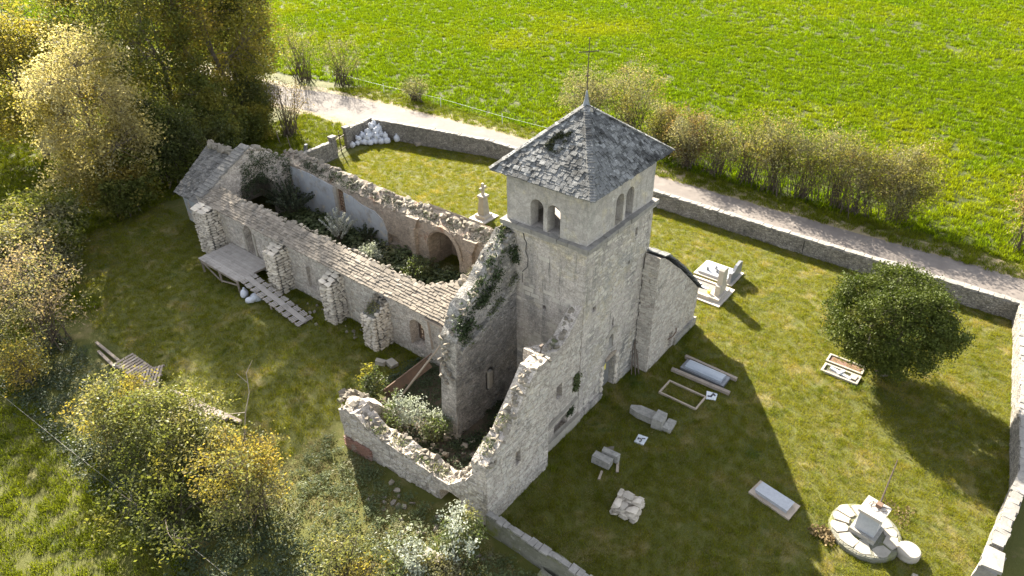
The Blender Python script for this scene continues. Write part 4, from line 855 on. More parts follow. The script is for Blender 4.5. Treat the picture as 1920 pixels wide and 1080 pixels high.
# stone cross in the north lawn
g = root('stone_cross', 'white stone cross on a tall pedestal on the lawn behind the nave', 'monument', (12.9, 17, 0))
part('base_slab', MB().bbox((12.1, 16.3, 0), (13.75, 17.8, .12), jit=.02), 'pale_marble', g); part('step', MB().bbox((12.45, 16.6, .12), (13.4, 17.5, .35), jit=.02), 'pale_marble', g)
part('pedestal', MB().add([(12.6, 16.75, .35), (13.25, 16.75, .35), (13.25, 17.35, .35), (12.6, 17.35, .35), (12.7, 16.85, 1.7), (13.15, 16.85, 1.7), (13.15, 17.25, 1.7), (12.7, 17.25, 1.7)], [(0, 1, 5, 4), (1, 2, 6, 5), (2, 3, 7, 6), (3, 0, 4, 7), (4, 5, 6, 7), (3, 2, 1, 0)]), 'white_stone', g)
part('cap', MB().bbox((12.6, 16.75, 1.7), (13.25, 17.35, 1.85), jit=.01), 'white_stone', g)
part('cross', MB().bbox((12.84, 16.97, 1.85), (13.02, 17.13, 2.75), jit=.01).bbox((12.6, 16.98, 2.3), (13.26, 17.12, 2.46), jit=.01), 'white_stone', g)

# ------------------------------------------------------------------ pallets and old timber along the lawn edge
def pallet(x, y, rz, tilt, n, label, wd=1.1, ln=1.2, z=.12):
    t = root('pallet', label, 'pallet', (x, y, 0)); m = Euler((tilt, 0, rz)).to_matrix(); c = Vector((x, y, z))
    for i in range(n): part('slat', MB().box(c+m @ Vector((0, -wd/2+wd*(i+.5)/n, .05)), (ln, wd/n*.62, .025), rot=m, jit=.004), 'old_wood', t)
    for s in (-1, 0, 1): part('bearer', MB().box(c+m @ Vector((s*(ln/2-.05), 0, -.01)), (.09, wd, .09), rot=m), 'old_wood', t)
pallet(-11.35, 21.0, .1, .12, 7, 'weathered pallet at the lawn edge, farthest left of three', 1.5, 1.1)
pallet(-11.25, 19.9, .15, .1, 5, 'weathered pallet in the middle of three at the lawn edge', .9, 1.0)
pallet(-11.3, 18.9, .9, -.2, 6, 'brown tilted pallet nearest the yellow bush', 1.1, 1.6, .3)
for a, b, r, lab in (((-11.1, 17.4, .12), (-10.2, 12.6, .1), .09, 'long pale pole lying on the grass behind the yellow bush'), ((-11.2, 16.6, .1), (-10.5, 13.3, .1), .12, 'old squared beam lying beside the long pale pole'),
                    ((-11.5, 16.2, .1), (-10.9, 14.0, .1), .12, 'shorter dark beam lying among the bushes at the lawn edge'), ((-11.6, 24.5, .1), (-11.6, 21.9, .1), .07, 'grey pole lying beyond the pallets'), ((-11.9, 23.6, .1), (-12.0, 21.4, .1), .07, 'second grey pole lying beside the pallets')):
    single('timber', MB().beam(a, b, r*2, r*1.8), 'old_wood', lab, 'timber', ((a[0]+b[0])/2, (a[1]+b[1])/2, 0))
single('wire_fence', MB().tube([(-16.9, 24.5, .95), (-16.3, 16.5, .85), (-15.9, 11.5, .9), (-15.4, 4, .9)], .007, 4).tube([(-16.9, 24.5, -.1), (-16.9, 24.5, 1.1)], .05, 6).tube([(-15.9, 11.5, -.1), (-15.9, 11.5, 1.05)], .05, 6), 'boundary_cap', 'thin pale fence wire on posts along the left edge of the thicket', 'wire fence', (-16.3, 16.5, 0))
fb = MB(); pp = [(27.6, 52, .9), (27.9, 44, .85), (28.3, 36, .95), (28.4, 28, .8), (28.4, 20, .9)]
fb.tube(pp, .009, 4)
for q in pp: fb.tube([(q[0], q[1], -.1), (q[0], q[1], 1.05)], .03, 5)
single('fence_tape', fb, 'sheet_white', 'white fence tape on thin posts along the field edge beyond the road', 'fence', (28.2, 36, 0))

# ------------------------------------------------------------------ plants
def leaf_mesh(name, C, size, off, flat=0.0, aspect=.5, droop=None):
    """one small folded leaf of four corners at each point of C"""
    C = np.asarray(C, float); n = len(C); d = RNG.normal(size=(n, 3)); d[:, 2] *= (1-flat)
    if droop is not None: d += droop
    d /= np.linalg.norm(d, axis=1)[:, None]; s = np.cross(d, RNG.normal(size=(n, 3))+np.array([0, 0, 2.0*flat])*0); s /= np.linalg.norm(s, axis=1)[:, None]
    if flat > .4: s = np.cross(d, np.array([0, 0, 1.])+RNG.normal(size=(n, 3))*.35); s /= np.linalg.norm(s, axis=1)[:, None]
    nn = np.cross(d, s); L = size*RNG.uniform(.6, 1.35, (n, 1))
    V = np.empty((n, 4, 3)); V[:, 0] = C-d*L*.5; V[:, 2] = C+d*L*.5; V[:, 1] = C+s*L*aspect*.5+nn*L*.1-d*L*.05; V[:, 3] = C-s*L*aspect*.5+nn*L*.1-d*L*.05
    return raw(name, V.reshape(-1, 3), np.arange(n*4).reshape(n, 4), off)
def clumpy(n, c, rad, lump=.35, shell=.45, seed=0, flatbot=0.):
    """clump centres in an uneven ellipsoid"""
    out = []
    while len(out) < n:
        d = RNG.normal(size=3); d /= np.linalg.norm(d)
        k = 1+lump*noise.noise(Vector(d*1.7)+Vector((seed*3.1, 0, 0)))+lump*.6*noise.noise(Vector(d*4.1)+Vector((0, seed*2.3, 0)))
        r = (shell+(1-shell)*RNG.random()**.6)*k; p = d*r
        if p[2] < -1+flatbot: continue
        out.append([c[i]+p[i]*rad[i] for i in range(3)])
    return np.array(out)
def stems_curve(a, b, sag=.15, n=4):
    a = Vector(a); b = Vector(b); m = (a+b)/2; m.z += (b-a).length*sag; o = []
    for i in range(n+1):
        t = i/n; o.append(a*(1-t)**2+m*2*t*(1-t)+b*t*t)
    return o
def plant(name, label, cat, loc, h, rx, ry, leafs, leafsize, lmat, bmat='bark', clumps=90, nl=60, sig=.34, trunk=.2, clear=.25, stems=1, lump=.35, shell=.45, lean=(0, 0), twig=.02, group=None, flat=.2, flatbot=0.25, twigfrac=1.0, second=None):
    """tree or shrub: trunk or stems with limbs, and a crown of leaf-sized faces in clumps"""
    t = root(name, label, cat, (loc[0], loc[1], 0), group); seed = random.randint(0, 999)
    x, y = loc[0], loc[1]; zc = h*(clear+1)/2; rad = (rx, ry, h*(1-clear)/2)
    c = (x+lean[0], y+lean[1], zc); K = clumpy(clumps, c, rad, lump, shell, seed, flatbot); wood = MB()
    if stems == 1:
        top = Vector((c[0], c[1], h*.82)); tr = [Vector((x, y, -.15))]
        for i in range(1, 6):
            q = Vector((x, y, 0)).lerp(top, i/5); tr.append(q+Vector((RNG.normal()*.12, RNG.normal()*.12, 0))*(h/8))
        wood.tube(tr, [trunk*(1.25 if i == 0 else 1)*(1-i/5.6) for i in range(6)], 7)
        limbs = []
        for i in range(14):
            f = random.uniform(max(.18, clear*.9), .92); k = int(f*5); a = tr[k].lerp(tr[min(k+1, 5)], f*5-k); b = Vector(K[random.randrange(len(K))]); b = a.lerp(b, .75)
            if b.z < a.z: b.z = a.z+.3
            cv = stems_curve(a, b, .1); wood.tube(cv, [trunk*.42*(1-f*.5)*(1-j/5) for j in range(5)], 5); limbs += cv[1:]
        limbs += tr[2:]
    else:
        limbs = []
        for i in range(stems):
            b = Vector(K[random.randrange(len(K))]); a = Vector((x+RNG.normal()*rx*.22, y+RNG.normal()*ry*.22, -.1))
            cv = stems_curve(a, b, .18); wood.tube(cv, [trunk*(1-j/5.5) for j in range(5)], 4); limbs += cv[2:]
    A = np.array([list(q) for q in limbs])
    for k in K[:int(len(K)*twigfrac)]:
        i = np.argmin(((A-k)**2).sum(1)); wood.tube(stems_curve(A[i], k, .06, 2), [twig, twig*.75, twig*.4], 3, False)
        if twigfrac >= 1 and bmat == 'twig':
            for q in range(2): wood.tube([Vector(k), Vector(k)+Vector((RNG.normal()*.3, RNG.normal()*.3, abs(RNG.normal())*.4))], [twig*.6, twig*.25], 3, False)
    part('trunk' if stems == 1 else 'stems', wood, bmat, t)
    ns = np.maximum(1, RNG.poisson(nl, len(K))); P = np.repeat(K, ns, 0)+RNG.normal(size=(ns.sum(), 3))*np.array([sig, sig, sig*.75]); P = P[P[:, 2] > .05]
    if second:
        sel = np.array([noise.noise(Vector(p)*.55) for p in P]) > second[1]
        link('crown', leaf_mesh('crown', P[sel], leafsize, base(t), flat), second[0], t); P = P[~sel]
    link('crown', leaf_mesh('crown', P, leafsize, base(t), flat), lmat, t)
    return t

# trees behind the apse and along the road
BIGS = [
 ('broad cream and gold tree at the far left of the grove', (-2.3, 40.5), 12.8, 3.8, 3.8, 'leaf_gold', dict(leaf=.2, second=('leaf_cream', -.28), clumps=324, nl=93, clear=.03)),
 ('olive green tree right of the cream and gold one', (6.8, 47.8), 21.0, 4.4, 4.4, 'leaf_olive', dict(second=('leaf_yellowgreen', .15), clumps=324, nl=90, clear=.03)),
 ('tall golden green tree with dark trunk behind the chancel', (12.2, 47.6), 27.0, 5.4, 5.4, 'leaf_yellowgreen', dict(second=('leaf_gold', .12), clumps=364, nl=82, clear=.03)),
 ('dark ivy-clad tree next to the road behind the chancel', (16.4, 49.5), 26.0, 3.0, 3.2, 'leaf_dark', dict(second=('leaf_olive', .1), clumps=256, nl=93, clear=.03)),
 ('tall dark olive tree at the back of the grove beside the road', (16.4, 57.0), 21, 3.4, 3.8, 'leaf_olive', dict(second=('leaf_gold', .25), clumps=256, nl=82, clear=.03)),
 ('mixed olive and gold tree at the back of the grove, at the top edge', (6.5, 57.0), 15.5, 4.8, 4.8, 'leaf_olive', dict(second=('leaf_gold', .2), clumps=283, nl=82, clear=.03)),
 ('yellowish tree just behind the cream and gold tree', (-1.8, 55.0), 12.5, 4.0, 4.2, 'leaf_yellowgreen', dict(second=('leaf_gold', .1), clumps=256, nl=82, clear=.03)),
 ('grey-brown thin tree in the top left corner', (-4.5, 68.0), 13.5, 5.0, 5.0, 'leaf_brown', dict(second=('leaf_olive', .05), clumps=180, nl=36, clear=.1, bmat='twig')),
 ('dim olive tree behind the top left corner tree', (4.5, 76.0), 14.0, 5.5, 5.5, 'leaf_olive', dict(clumps=180, nl=45, clear=.1)),
 ('far olive tree at the left picture edge', (-13.0, 62.0), 11.0, 4.5, 4.5, 'leaf_olive', dict(second=('leaf_brown', .1), clumps=170, nl=45, clear=.05)),
]
for lab, loc, h, rx, ry, lm, kw in BIGS:
    kw = dict(kw); plant('autumn_tree', lab, 'tree', loc, h, rx, ry, 0, kw.pop('leaf', .26), lm, kw.pop('bmat', 'bark'), trunk=.26, sig=.55, twig=.03, group='trees of the grove beyond the chancel', **kw)
UNDER = [
 ('dark bush at the foot of the grove, nearest the chancel wall', (6.6, 41.5), 4.2, 2.2, 2.0, 'leaf_dark', 'leaf_olive'), ('dark bush under the olive tree, left of the chancel', (2.6, 40.6), 5.5, 2.6, 2.2, 'leaf_dark', 'leaf_olive'),
 ('yellow-green bush at the foot of the cream and gold tree', (-2.6, 38.6), 4.6, 2.3, 2.0, 'leaf_olive', 'leaf_gold'), ('green bush between the big trunks behind the chancel', (11.6, 43.6), 3.2, 1.6, 1.6, 'leaf_olive', 'leaf_yellowgreen'),
 ('grey-green bush at the left edge below the cream tree', (-8.8, 37.5), 4.0, 2.6, 2.4, 'leaf_olive', 'leaf_grey'), ('pale grey bush at the left picture edge below the lit grass', (-10.6, 33.8), 4.0, 2.4, 2.6, 'leaf_grey', 'leaf_olive'),
 ('dark tall bush between the two left trees of the grove', (1.8, 41.8), 7.5, 2.6, 2.6, 'leaf_olive', 'leaf_dark'), ('tall olive bush under the golden green tree', (8.0, 44.0), 7.0, 2.6, 2.4, 'leaf_olive', 'leaf_yellowgreen'), ('leafy olive bush against the trunk of the dark tree', (13.2, 46.0), 5.5, 1.9, 1.9, 'leaf_dark', 'leaf_olive'),
 ('dark bush on the far bank of the road beside the grove', (21.5, 60.0), 5.0, 2.6, 3.5, 'leaf_olive', 'leaf_dark')]
for lab, loc, h, rx, ry, a, b in UNDER:
    plant('undergrowth_bush', lab, 'bush', loc, h, rx, ry, 0, .22, a, 'bark', clumps=150, nl=95, sig=.4, trunk=.05, clear=.05, stems=14, second=(b, .1), group='bushes at the foot of the grove')
BARE = [
 ('bare brown thicket of stems beside the road, right of the grove', (14.6, 42.2), 5.4, 1.9, 1.9, 'leaf_brown', 50, 16), ('half-bare tree on the far bank of the road, nearest the grove', (25.6, 55.0), 6.4, 2.6, 2.6, 'leaf_grey', 70, 20),
 ('half-bare spreading bush on the far bank of the road by the field', (27.6, 50.0), 5.4, 2.6, 2.8, 'leaf_grey', 70, 18), ('low bare shrub on the verge between road and field', (28.2, 39.6), 2.5, 1.4, 1.9, 'leaf_grey', 60, 14),
]
for lab, loc, h, rx, ry, a, nc, nl in BARE:
    plant('bare_bush', lab, 'bush', loc, h, rx, ry, 0, .13, a, 'twig', clumps=nc*2, nl=nl, sig=.3, trunk=.035, clear=.12, stems=46, twig=.014, shell=.3, second=('leaf_olive', .1), group='half-bare bushes by the road')
HEDGE = [((34.5, 17.6), 6.2, 3.4, 3.0, 'leaf_hedge', 'olive shrub directly behind the tower roof, across the road', 44), ((33.2, 21.6), 5.4, 2.8, 2.6, 'leaf_grey', 'pale shrub left of the tower cross, across the road', 34), ((31.2, 12.4), 4.4, 1.7, 1.6, 'leaf_hedge', 'low olive shrub at the right roof edge of the tower, across the road', 36),
 ((29.9, 9.4), 5.0, 1.7, 1.8, 'leaf_brown', 'reddish-brown shrub at the left end of the roadside hedge', 42)]
for k, (nm, y, h, nl) in enumerate((('second', 6.8, 4.7, 18), ('third', 4.4, 5.6, 20), ('fourth', 2.2, 6.2, 34), ('fifth', -.1, 5.4, 17), ('sixth', -2.2, 6.0, 24), ('seventh', -4.2, 5.3, 18))):
    HEDGE.append(((30.0+.35*math.sin(k*2.1), y), h, 1.9+.2*math.sin(k), 2.3, 'leaf_hedge', nm+' shrub of the roadside hedge counted from the tower', nl))
HEDGE += [((30.7, -6.4), 5.7, 2.4, 2.3, 'leaf_hedge', 'dense rounded shrub at the right end of the roadside hedge', 60), ((30.8, -14.6), 7.0, 1.9, 2.1, 'leaf_brown', 'brownish bush at the right picture edge beyond the road', 34)]
for loc, h, rx, ry, lm, lab, nl in HEDGE:
    plant('hedge_shrub', lab, 'shrub', loc, h, rx, ry, 0, .14, lm, 'twig', clumps=190, nl=nl*1.1, sig=.34, trunk=.03, clear=.12 if nl < 40 else .05, stems=52, twig=.013, shell=.15, second=('leaf_grey', .05), group='shrubs of the hedge beyond the road')
# yew
plant('yew_tree', 'dense dark green rounded yew on the sunlit lawn', 'tree', (12.5, -10.5), 5.8, 2.8, 2.8, 0, .12, 'leaf_yew', 'bark', clumps=760, nl=95, sig=.19, trunk=.3, clear=.12, lump=.24, shell=.62, lean=(-.1, .35), flat=0, flatbot=.05, twigfrac=.3)
# left thicket
LEFT = [((-12.9, 26.6), 6.6, 2.4, 2.5, 'leaf_pink', 'leaf_grey', 'twig', 'pinkish-grey half-bare tree at the left picture edge', 200, 22, .15), ((-15.4, 29.8), 5.5, 2.6, 2.6, 'leaf_pink', 'leaf_grey', 'twig', 'pale half-bare bush at the far left, behind the pinkish tree', 140, 24, .15),
 ((-15.3, 24.2), 2.6, 1.35, 1.35, 'leaf_gold', 'leaf_bush', 'bark', 'small golden bush at the left edge below the pinkish tree', 70, 50, .14), ((-14.3, 15.9), 3.9, 1.65, 1.7, 'leaf_bush', 'leaf_gold', 'bark', 'big yellow-green bush, left half of the pair by the pallets', 120, 66, .14),
 ((-13.3, 12.9), 4.0, 1.95, 2.0, 'leaf_bush', 'leaf_olive', 'bark', 'big yellow-green bush, right half of the pair by the pallets', 170, 70, .14), ((-12.5, 11.0), 2.4, 1.1, 1.2, 'leaf_bush', 'leaf_gold', 'bark', 'small golden bush in front of the old beams', 50, 46, .14),
 ((-12.8, 7.6), 4.4, 1.75, 1.8, 'leaf_bush', 'leaf_gold', 'twig', 'loose golden bush with a bare branch, in front of the ruin', 130, 44, .13), ((-12.4, 2.2), 2.2, 1.3, 1.4, 'leaf_bush', 'leaf_gold', 'twig', 'low straggly yellow bush at the bottom edge', 70, 30, .13),
 ((-15.2, 9.5), 2.4, 2.2, 2.6, 'leaf_dark', 'leaf_olive', 'bark', 'dark low bush in the shade at the bottom left', 90, 60, .15)]
for loc, h, rx, ry, a, b, bm, lab, nc, nl, sz in LEFT:
    plant('thicket_bush', lab, 'bush', loc, h, rx, ry, 0, sz, a, bm, clumps=nc, nl=nl, sig=.3, trunk=.04, clear=.06, stems=22, twig=.014, second=(b, .1), shell=.35, lump=.75, group='bushes of the thicket on the left')
single('bare_branch', MB().tube([(-11.6, 9.2, 2.6), (-11.3, 9.2, 3.6), (-11.0, 9.0, 4.6), (-10.8, 9.2, 5.4), (-10.5, 9.0, 6.0)], [.03, .026, .022, .018, .008], 5).tube([(-11.3, 9.2, 3.6), (-11.9, 9.9, 3.5), (-12.6, 10.6, 3.3)], [.02, .016, .008], 5).tube([(-10.9, 9.1, 5.0), (-11.1, 9.4, 5.5)], [.02, .01], 4).tube([(-11.6, 9.2, 2.6), (-12.6, 8.5, .0)], [.05, .06], 5), 'bark_pale', 'bare pale dead branch sticking up from the golden bush', 'branch', (-12.6, 8.5, 0))
WH = [((-8.95, -.6), 2.5, 1.0, 1.0, 'leaf_white_sheen', 'whitish leafy shrub at the outer corner of the ruined annex', 70), ((-11.0, .6), 1.6, 1.1, 1.0, 'leaf_white_sheen', 'whitish leafy shrub at the bottom edge left of the annex', 70), ((-9.9, -.6), 1.0, .8, .8, 'leaf_grey', 'low greyish plant between the two whitish shrubs', 40),
 ((-5.5, 6.2), 2.1, 1.0, .9, 'leaf_white_sheen', 'whitish shrub growing inside the annex behind its low wall', 60), ((-5.0, 4.6), 1.3, .9, .8, 'leaf_white_sheen', 'lower whitish plant on the rubble inside the annex', 50), ((-5.1, 8.9), 1.8, .6, .6, 'leaf_yellowgreen', 'bright yellow-green shrub behind the end of the low annex wall', 50),
 ((3.5, 18.5), 1.5, .75, .75, 'leaf_white_sheen', 'white-flowered plant in the middle of the nave', 40), ((4.0, 14.8), 1.7, .8, .8, 'leaf_white_sheen', 'white-flowered bush in front of the arched niche', 40)]
for loc, h, rx, ry, lm, lab, nc in WH:
    plant('leafy_shrub', lab, 'shrub', loc, h, rx, ry, 0, .13, lm, 'twig', clumps=nc, nl=34, sig=.15, trunk=.015, clear=.1, stems=16, twig=.008, second=('weed_leaf', -.02), shell=.35)
def spiky(label, loc, n, h, spread, lm, sz, z0=.05, dens=90):
    """shrub of arching stems, each a spike of small leaves"""
    t = root('butterfly_bush', label, 'shrub', (loc[0], loc[1], 0)); wood = MB(); P = []
    for i in range(n):
        a = 2*math.pi*i/n+random.uniform(-.3, .3); r = spread*random.uniform(.2, 1); hh = h*random.uniform(.7, 1)*(1-.35*r/spread)
        cv = stems_curve((loc[0], loc[1], z0), (loc[0]+r*math.cos(a), loc[1]+r*math.sin(a), hh), .22, 8); wood.tube(cv, [.022*(1-j/9.5) for j in range(9)], 4)
        for k in range(dens):
            f = random.uniform(.35, 1)*8; j = min(int(f), 7); P.append(list(cv[j].lerp(cv[j+1], f-j)+Vector((random.gauss(0, .035), random.gauss(0, .035), random.gauss(0, .03)))))
    part('stems', wood, 'twig', t); link('crown', leaf_mesh('crown', P, sz, base(t)), lm, t)
spiky('white-spiked butterfly bush growing in the middle of the nave', (3.9, 22.2), 22, 3.2, 1.5, 'leaf_bloom', .10, dens=170)
spiky('dark grey-green arching bush at the chancel end of the nave', (4.3, 28.0), 46, 3.3, 1.9, 'leaf_fern', .15)
spiky('small dark arching bush against the plaster wall in the nave', (5.0, 20.6), 16, 1.9, .8, 'leaf_fern', .13)
# ivy and moss on masonry
def creeper(label, quads, n, size, lmat, thick=.12, cat='ivy', name='ivy', flat=0):
    P = []; q0 = Vector(quads[0][0])
    for k in range(n):
        a, b, c, d = [Vector(v) for v in random.choice(quads)]; u, v = random.random(), random.random()
        p = a.lerp(b, u).lerp(d.lerp(c, u), v); w_ = pn(p, 1.6, 3)+.5*pn(p, 4.0, 4)
        if w_ < -.12: continue
        P.append(list(p+Vector((random.gauss(0, thick), random.gauss(0, thick), random.gauss(0, thick*.7)))))
    o = link(name, leaf_mesh(name, P, size, q0, flat), lmat); o.location = q0; o['label'] = label; o['category'] = cat
creeper('dark ivy covering the inner face of the chancel gable', [((1.2, 29.12, 2.4), (3.6, 29.12, 2.4), (3.4, 29.12, 5.6), (2.2, 29.1, 5.2)), ((3.2, 29.1, 1.2), (6.0, 29.1, 1.2), (5.4, 29.1, 4.2), (3.2, 29.1, 5.6))], 5200, .12, 'ivy_leaf')
creeper('dark creeper along the broken crest of the annex gable', [((-.35, 3.6, 7.7), (0, 3.6, 7.7), (0, 4.3, 9.3), (-.6, 4.1, 8.9)), ((-1.5, 3.62, 7.3), (-.3, 3.62, 8.2), (-.3, 4.0, 9.0), (-1.5, 4.0, 8.2)), ((-2.8, 3.62, 6.3), (-1.5, 3.62, 7.2), (-1.5, 3.9, 8.0), (-2.8, 3.9, 7.2)), ((-3.9, 3.62, 5.4), (-2.8, 3.62, 6.3), (-2.8, 3.9, 7.1), (-3.8, 3.9, 6.2))], 7500, .14, 'ivy_leaf', .13)
creeper('moss and weeds rooted in the top of the low annex wall', [((-7.9, 7.3, 2.3), (-7.2, 7.3, 2.3), (-7.1, 4.4, 1.75), (-7.7, 4.4, 1.75)), ((-7.7, 4.4, 1.72), (-7.1, 4.4, 1.72), (-6.9, 1.8, 1.3), (-7.4, 1.8, 1.3))], 1500, .08, 'weed_leaf', .07, 'moss', 'moss_band')
creeper('moss and weeds rooted in the broken crest of the annex front wall', [((-7.2, -.4, 3.6), (-6.4, -.4, 4.1), (-6.4, .1, 4.1), (-7.2, .1, 3.6)), ((-6.0, -.4, 4.4), (-5.2, -.4, 5.2), (-5.2, .1, 5.2), (-6.0, .1, 4.4))], 700, .07, 'weed_leaf', .06, 'moss', 'moss_band')
creeper('dry creeper on the ledge across the annex gable', [((-3.9, 3.5, 4.9), (-2.6, 3.5, 5.3), (-2.6, 3.7, 5.6), (-3.9, 3.7, 5.2)), ((-2.6, 3.5, 5.3), (0, 3.5, 6.8), (0, 3.7, 7.1), (-2.6, 3.7, 5.6))], 1500, .09, 'weed_leaf', .08)
creeper('mossy plants along the inner edge of the north wall top', [((5.7, 9.5, 3.3), (5.7, 22, 3.3), (6.2, 22, 3.7), (6.2, 9.5, 3.8)), ((5.7, 22, 3.4), (5.7, 28, 3.6), (6.2, 28, 4.0), (6.2, 22, 3.8))], 5200, .09, 'ivy_leaf', .09, 'moss', 'moss_band')
creeper('green and reddish plants on the rubble edge of the west bay roof', [((.3, 7.35, 4.4), (2.6, 6.95, 5.4), (2.7, 7.5, 5.4), (.4, 7.9, 4.4))], 2200, .08, 'weed_leaf', .09, 'moss', 'moss_band')
creeper('small green ivy clump on the tower front, upper of two', [((-.55, -.03, 2.2), (-.15, -.03, 2.2), (-.15, -.05, 3.1), (-.5, -.05, 3.1))], 500, .13, 'weed_leaf', .05)
creeper('small green ivy clump on the tower front, lower of two', [((-1.05, -.12, 1.1), (-.65, -.12, 1.1), (-.65, -.1, 1.75), (-1.0, -.1, 1.75))], 400, .12, 'ivy_leaf', .05)
un_ = (ap-(E4[3]+E4[0])/2).normalized(); mbp = (E4[3]+E4[0])/2; nn_ = Vector((-un_.z, 0, un_.x))
creeper('dark green moss patch on the tower roof near its top', [tuple(mbp+un_*s+Vector((0, u, 0))+nn_*.06 for s, u in ((1.5, -.1), (1.5, .8), (2.6, .35), (2.6, -.1)))], 3600, .07, 'moss_dark', .04, 'moss', 'moss_patch')
creeper('green tuft on top of the last buttress', [((-2.3, 11.6, 2.35), (-1.7, 11.6, 2.7), (-1.7, 12.3, 2.7), (-2.3, 12.3, 2.35))], 300, .1, 'weed_leaf', .06, 'plant', 'weed_tuft')
creeper('heap of dry twigs and leaves beside the wayside cross base', [((.2, -11.9, .1), (1.0, -11.9, .1), (1.0, -10.9, .2), (.2, -10.9, .15))], 420, .15, 'dry_leaf', .05, 'debris', 'leaf_heap')
creeper('dry leaf litter behind the iron cross', [((2.9, -14.0, .06), (4.3, -14.0, .06), (4.3, -12.7, .06), (2.9, -12.7, .06))], 320, .1, 'dry_leaf', .03, 'debris', 'leaf_heap')
# fallen stones inside the annex and in front of it
random.seed(91)
spots = [(random.uniform(-6.3, -4.2), random.uniform(1.2, 5.2), random.uniform(.2, .5)) for _ in range(46)]+[(random.uniform(-9.6, -8.2), random.uniform(-2.0, 4.5), random.uniform(.12, .32)) for _ in range(34)]+[(random.uniform(1.5, 5.2), random.uniform(9, 27), random.uniform(.2, .45)) for _ in range(22)]+[(random.uniform(-2.9, -1.6), random.uniform(13, 19), random.uniform(.12, .28)) for _ in range(16)]
for i, (x, y, s) in enumerate(spots):
    lab, grp = (('fallen rubble stone on the floor of the ruined annex', 'rubble inside the annex') if i < 46 else ('fallen stone lying in the weeds outside the low annex wall', 'stones outside the annex') if i < 80 else ('fallen stone on the overgrown nave floor', 'stones on the nave floor') if i < 102 else ('small stone lying at the foot of the nave buttresses', 'stones below the buttresses'))
    o = link('rubble_stone', random.choice(ROCKS), None); o.location = (x, y, s*.2+(.05 if i < 46 or 80 <= i < 102 else 0)); o.rotation_euler = rrot(.4).to_euler(); o.scale = (s, s, s); o['label'] = lab; o['category'] = 'stone'; o['group'] = grp
single('pale_boulder', MB().box((-9.85, .1, .12), (.35, .75, .3), rz=.3, jit=.08), 'white_stone', 'long pale stone lying in the weeds left of the annex corner', 'stone', (-9.85, .1, 0))

# ------------------------------------------------------------------ grass and ground cover
SRC = bpy.data.collections.new('tuft_sources')
def tuft(name, n, rad, h, wd, material, bend=.5, leafy=False):
    V = []; F = []
    for i in range(n):
        a = random.uniform(0, 6.28); r = rad*math.sqrt(random.random()); x, y = r*math.cos(a), r*math.sin(a); t = random.uniform(0, 6.28); hh = h*random.uniform(.5, 1.2); b = hh*bend*random.uniform(.3, 1.3); c, s = math.cos(t), math.sin(t)
        w2 = wd*random.uniform(.7, 1.3)/2; o = len(V)
        if leafy:
            z = hh; V += [(x, y, z), (x+c*b-s*w2, y+s*b+c*w2, z+.01), (x+c*b*2, y+s*b*2, z-.02), (x+c*b+s*w2, y+s*b-c*w2, z+.01)]; F.append((o, o+1, o+2, o+3))
        else:
            V += [(x-s*w2, y+c*w2, 0), (x+s*w2, y-c*w2, 0), (x+c*b*.4+s*w2*.8, y+s*b*.4-c*w2*.8, hh*.6), (x+c*b*.4-s*w2*.8, y+s*b*.4+c*w2*.8, hh*.6), (x+c*b*1.2, y+s*b*1.2, hh)]; F += [(o, o+1, o+2, o+3), (o+3, o+2, o+4)]
    me = bpy.data.meshes.new(name); me.from_pydata(V, [], F); me.materials.append(MATS[material])
    ob = bpy.data.objects.new(name, me); SRC.objects.link(ob); return ob
def scatter(name, label, cat, polys, src, density, smin, smax, seed=0, z=.0):
    V = []; F = []
    for poly in polys: o = len(V); V += [(x, y, z) for x, y in poly]; F.append(tuple(range(o, o+len(poly))))
    me = bpy.data.meshes.new(name); me.from_pydata(V, [], F); o = bpy.data.objects.new(name, me); COL.objects.link(o)
    o['kind'] = 'stuff'; o['label'] = label; o['category'] = cat
    g = bpy.data.node_groups.new(name, 'GeometryNodeTree'); g.interface.new_socket('Geometry', in_out='INPUT', socket_type='NodeSocketGeometry'); g.interface.new_socket('Geometry', in_out='OUTPUT', socket_type='NodeSocketGeometry')
    N = g.nodes.new; gi = N('NodeGroupInput'); go = N('NodeGroupOutput'); ds = N('GeometryNodeDistributePointsOnFaces'); ip = N('GeometryNodeInstanceOnPoints'); oi = N('GeometryNodeObjectInfo')
    ds.inputs['Density'].default_value = density; ds.inputs['Seed'].default_value = seed; oi.inputs[0].default_value = src; 
    rv = N('FunctionNodeRandomValue'); rv.data_type = 'FLOAT_VECTOR'; rv.inputs[0].default_value = (-.15, -.15, 0); rv.inputs[1].default_value = (.15, .15, 6.28); rv.inputs['Seed'].default_value = seed+1
    rs_ = N('FunctionNodeRandomValue'); rs_.data_type = 'FLOAT'; rs_.inputs[2].default_value = smin; rs_.inputs[3].default_value = smax; rs_.inputs['Seed'].default_value = seed+2
    L = g.links.new; L(gi.outputs[0], ds.inputs['Mesh']); L(ds.outputs['Points'], ip.inputs['Points']); L(oi.outputs['Geometry'], ip.inputs['Instance']); L(rv.outputs[0], ip.inputs['Rotation']); L(rs_.outputs[1], ip.inputs['Scale']); L(ip.outputs[0], go.inputs[0])
    m = o.modifiers.new('scatter', 'NODES'); m.node_group = g; return o
random.seed(5)
T1 = tuft('lawn_tuft', 28, .16, .07, .011, 'blade'); T2 = tuft('long_tuft', 30, .24, .2, .024, 'rough_blade', .7); T3 = tuft('meadow_tuft', 34, .24, .2, .028, 'meadow_blade', .8); T4 = tuft('weed_tuft', 34, .3, .22, .08, 'weed_leaf', .25, True); T5 = tuft('ivy_tuft', 34, .32, .14, .09, 'ivy_leaf', .25, True); T6 = tuft('fallen_leaves', 14, .6, .02, .08, 'dry_leaf', 1.5, True)
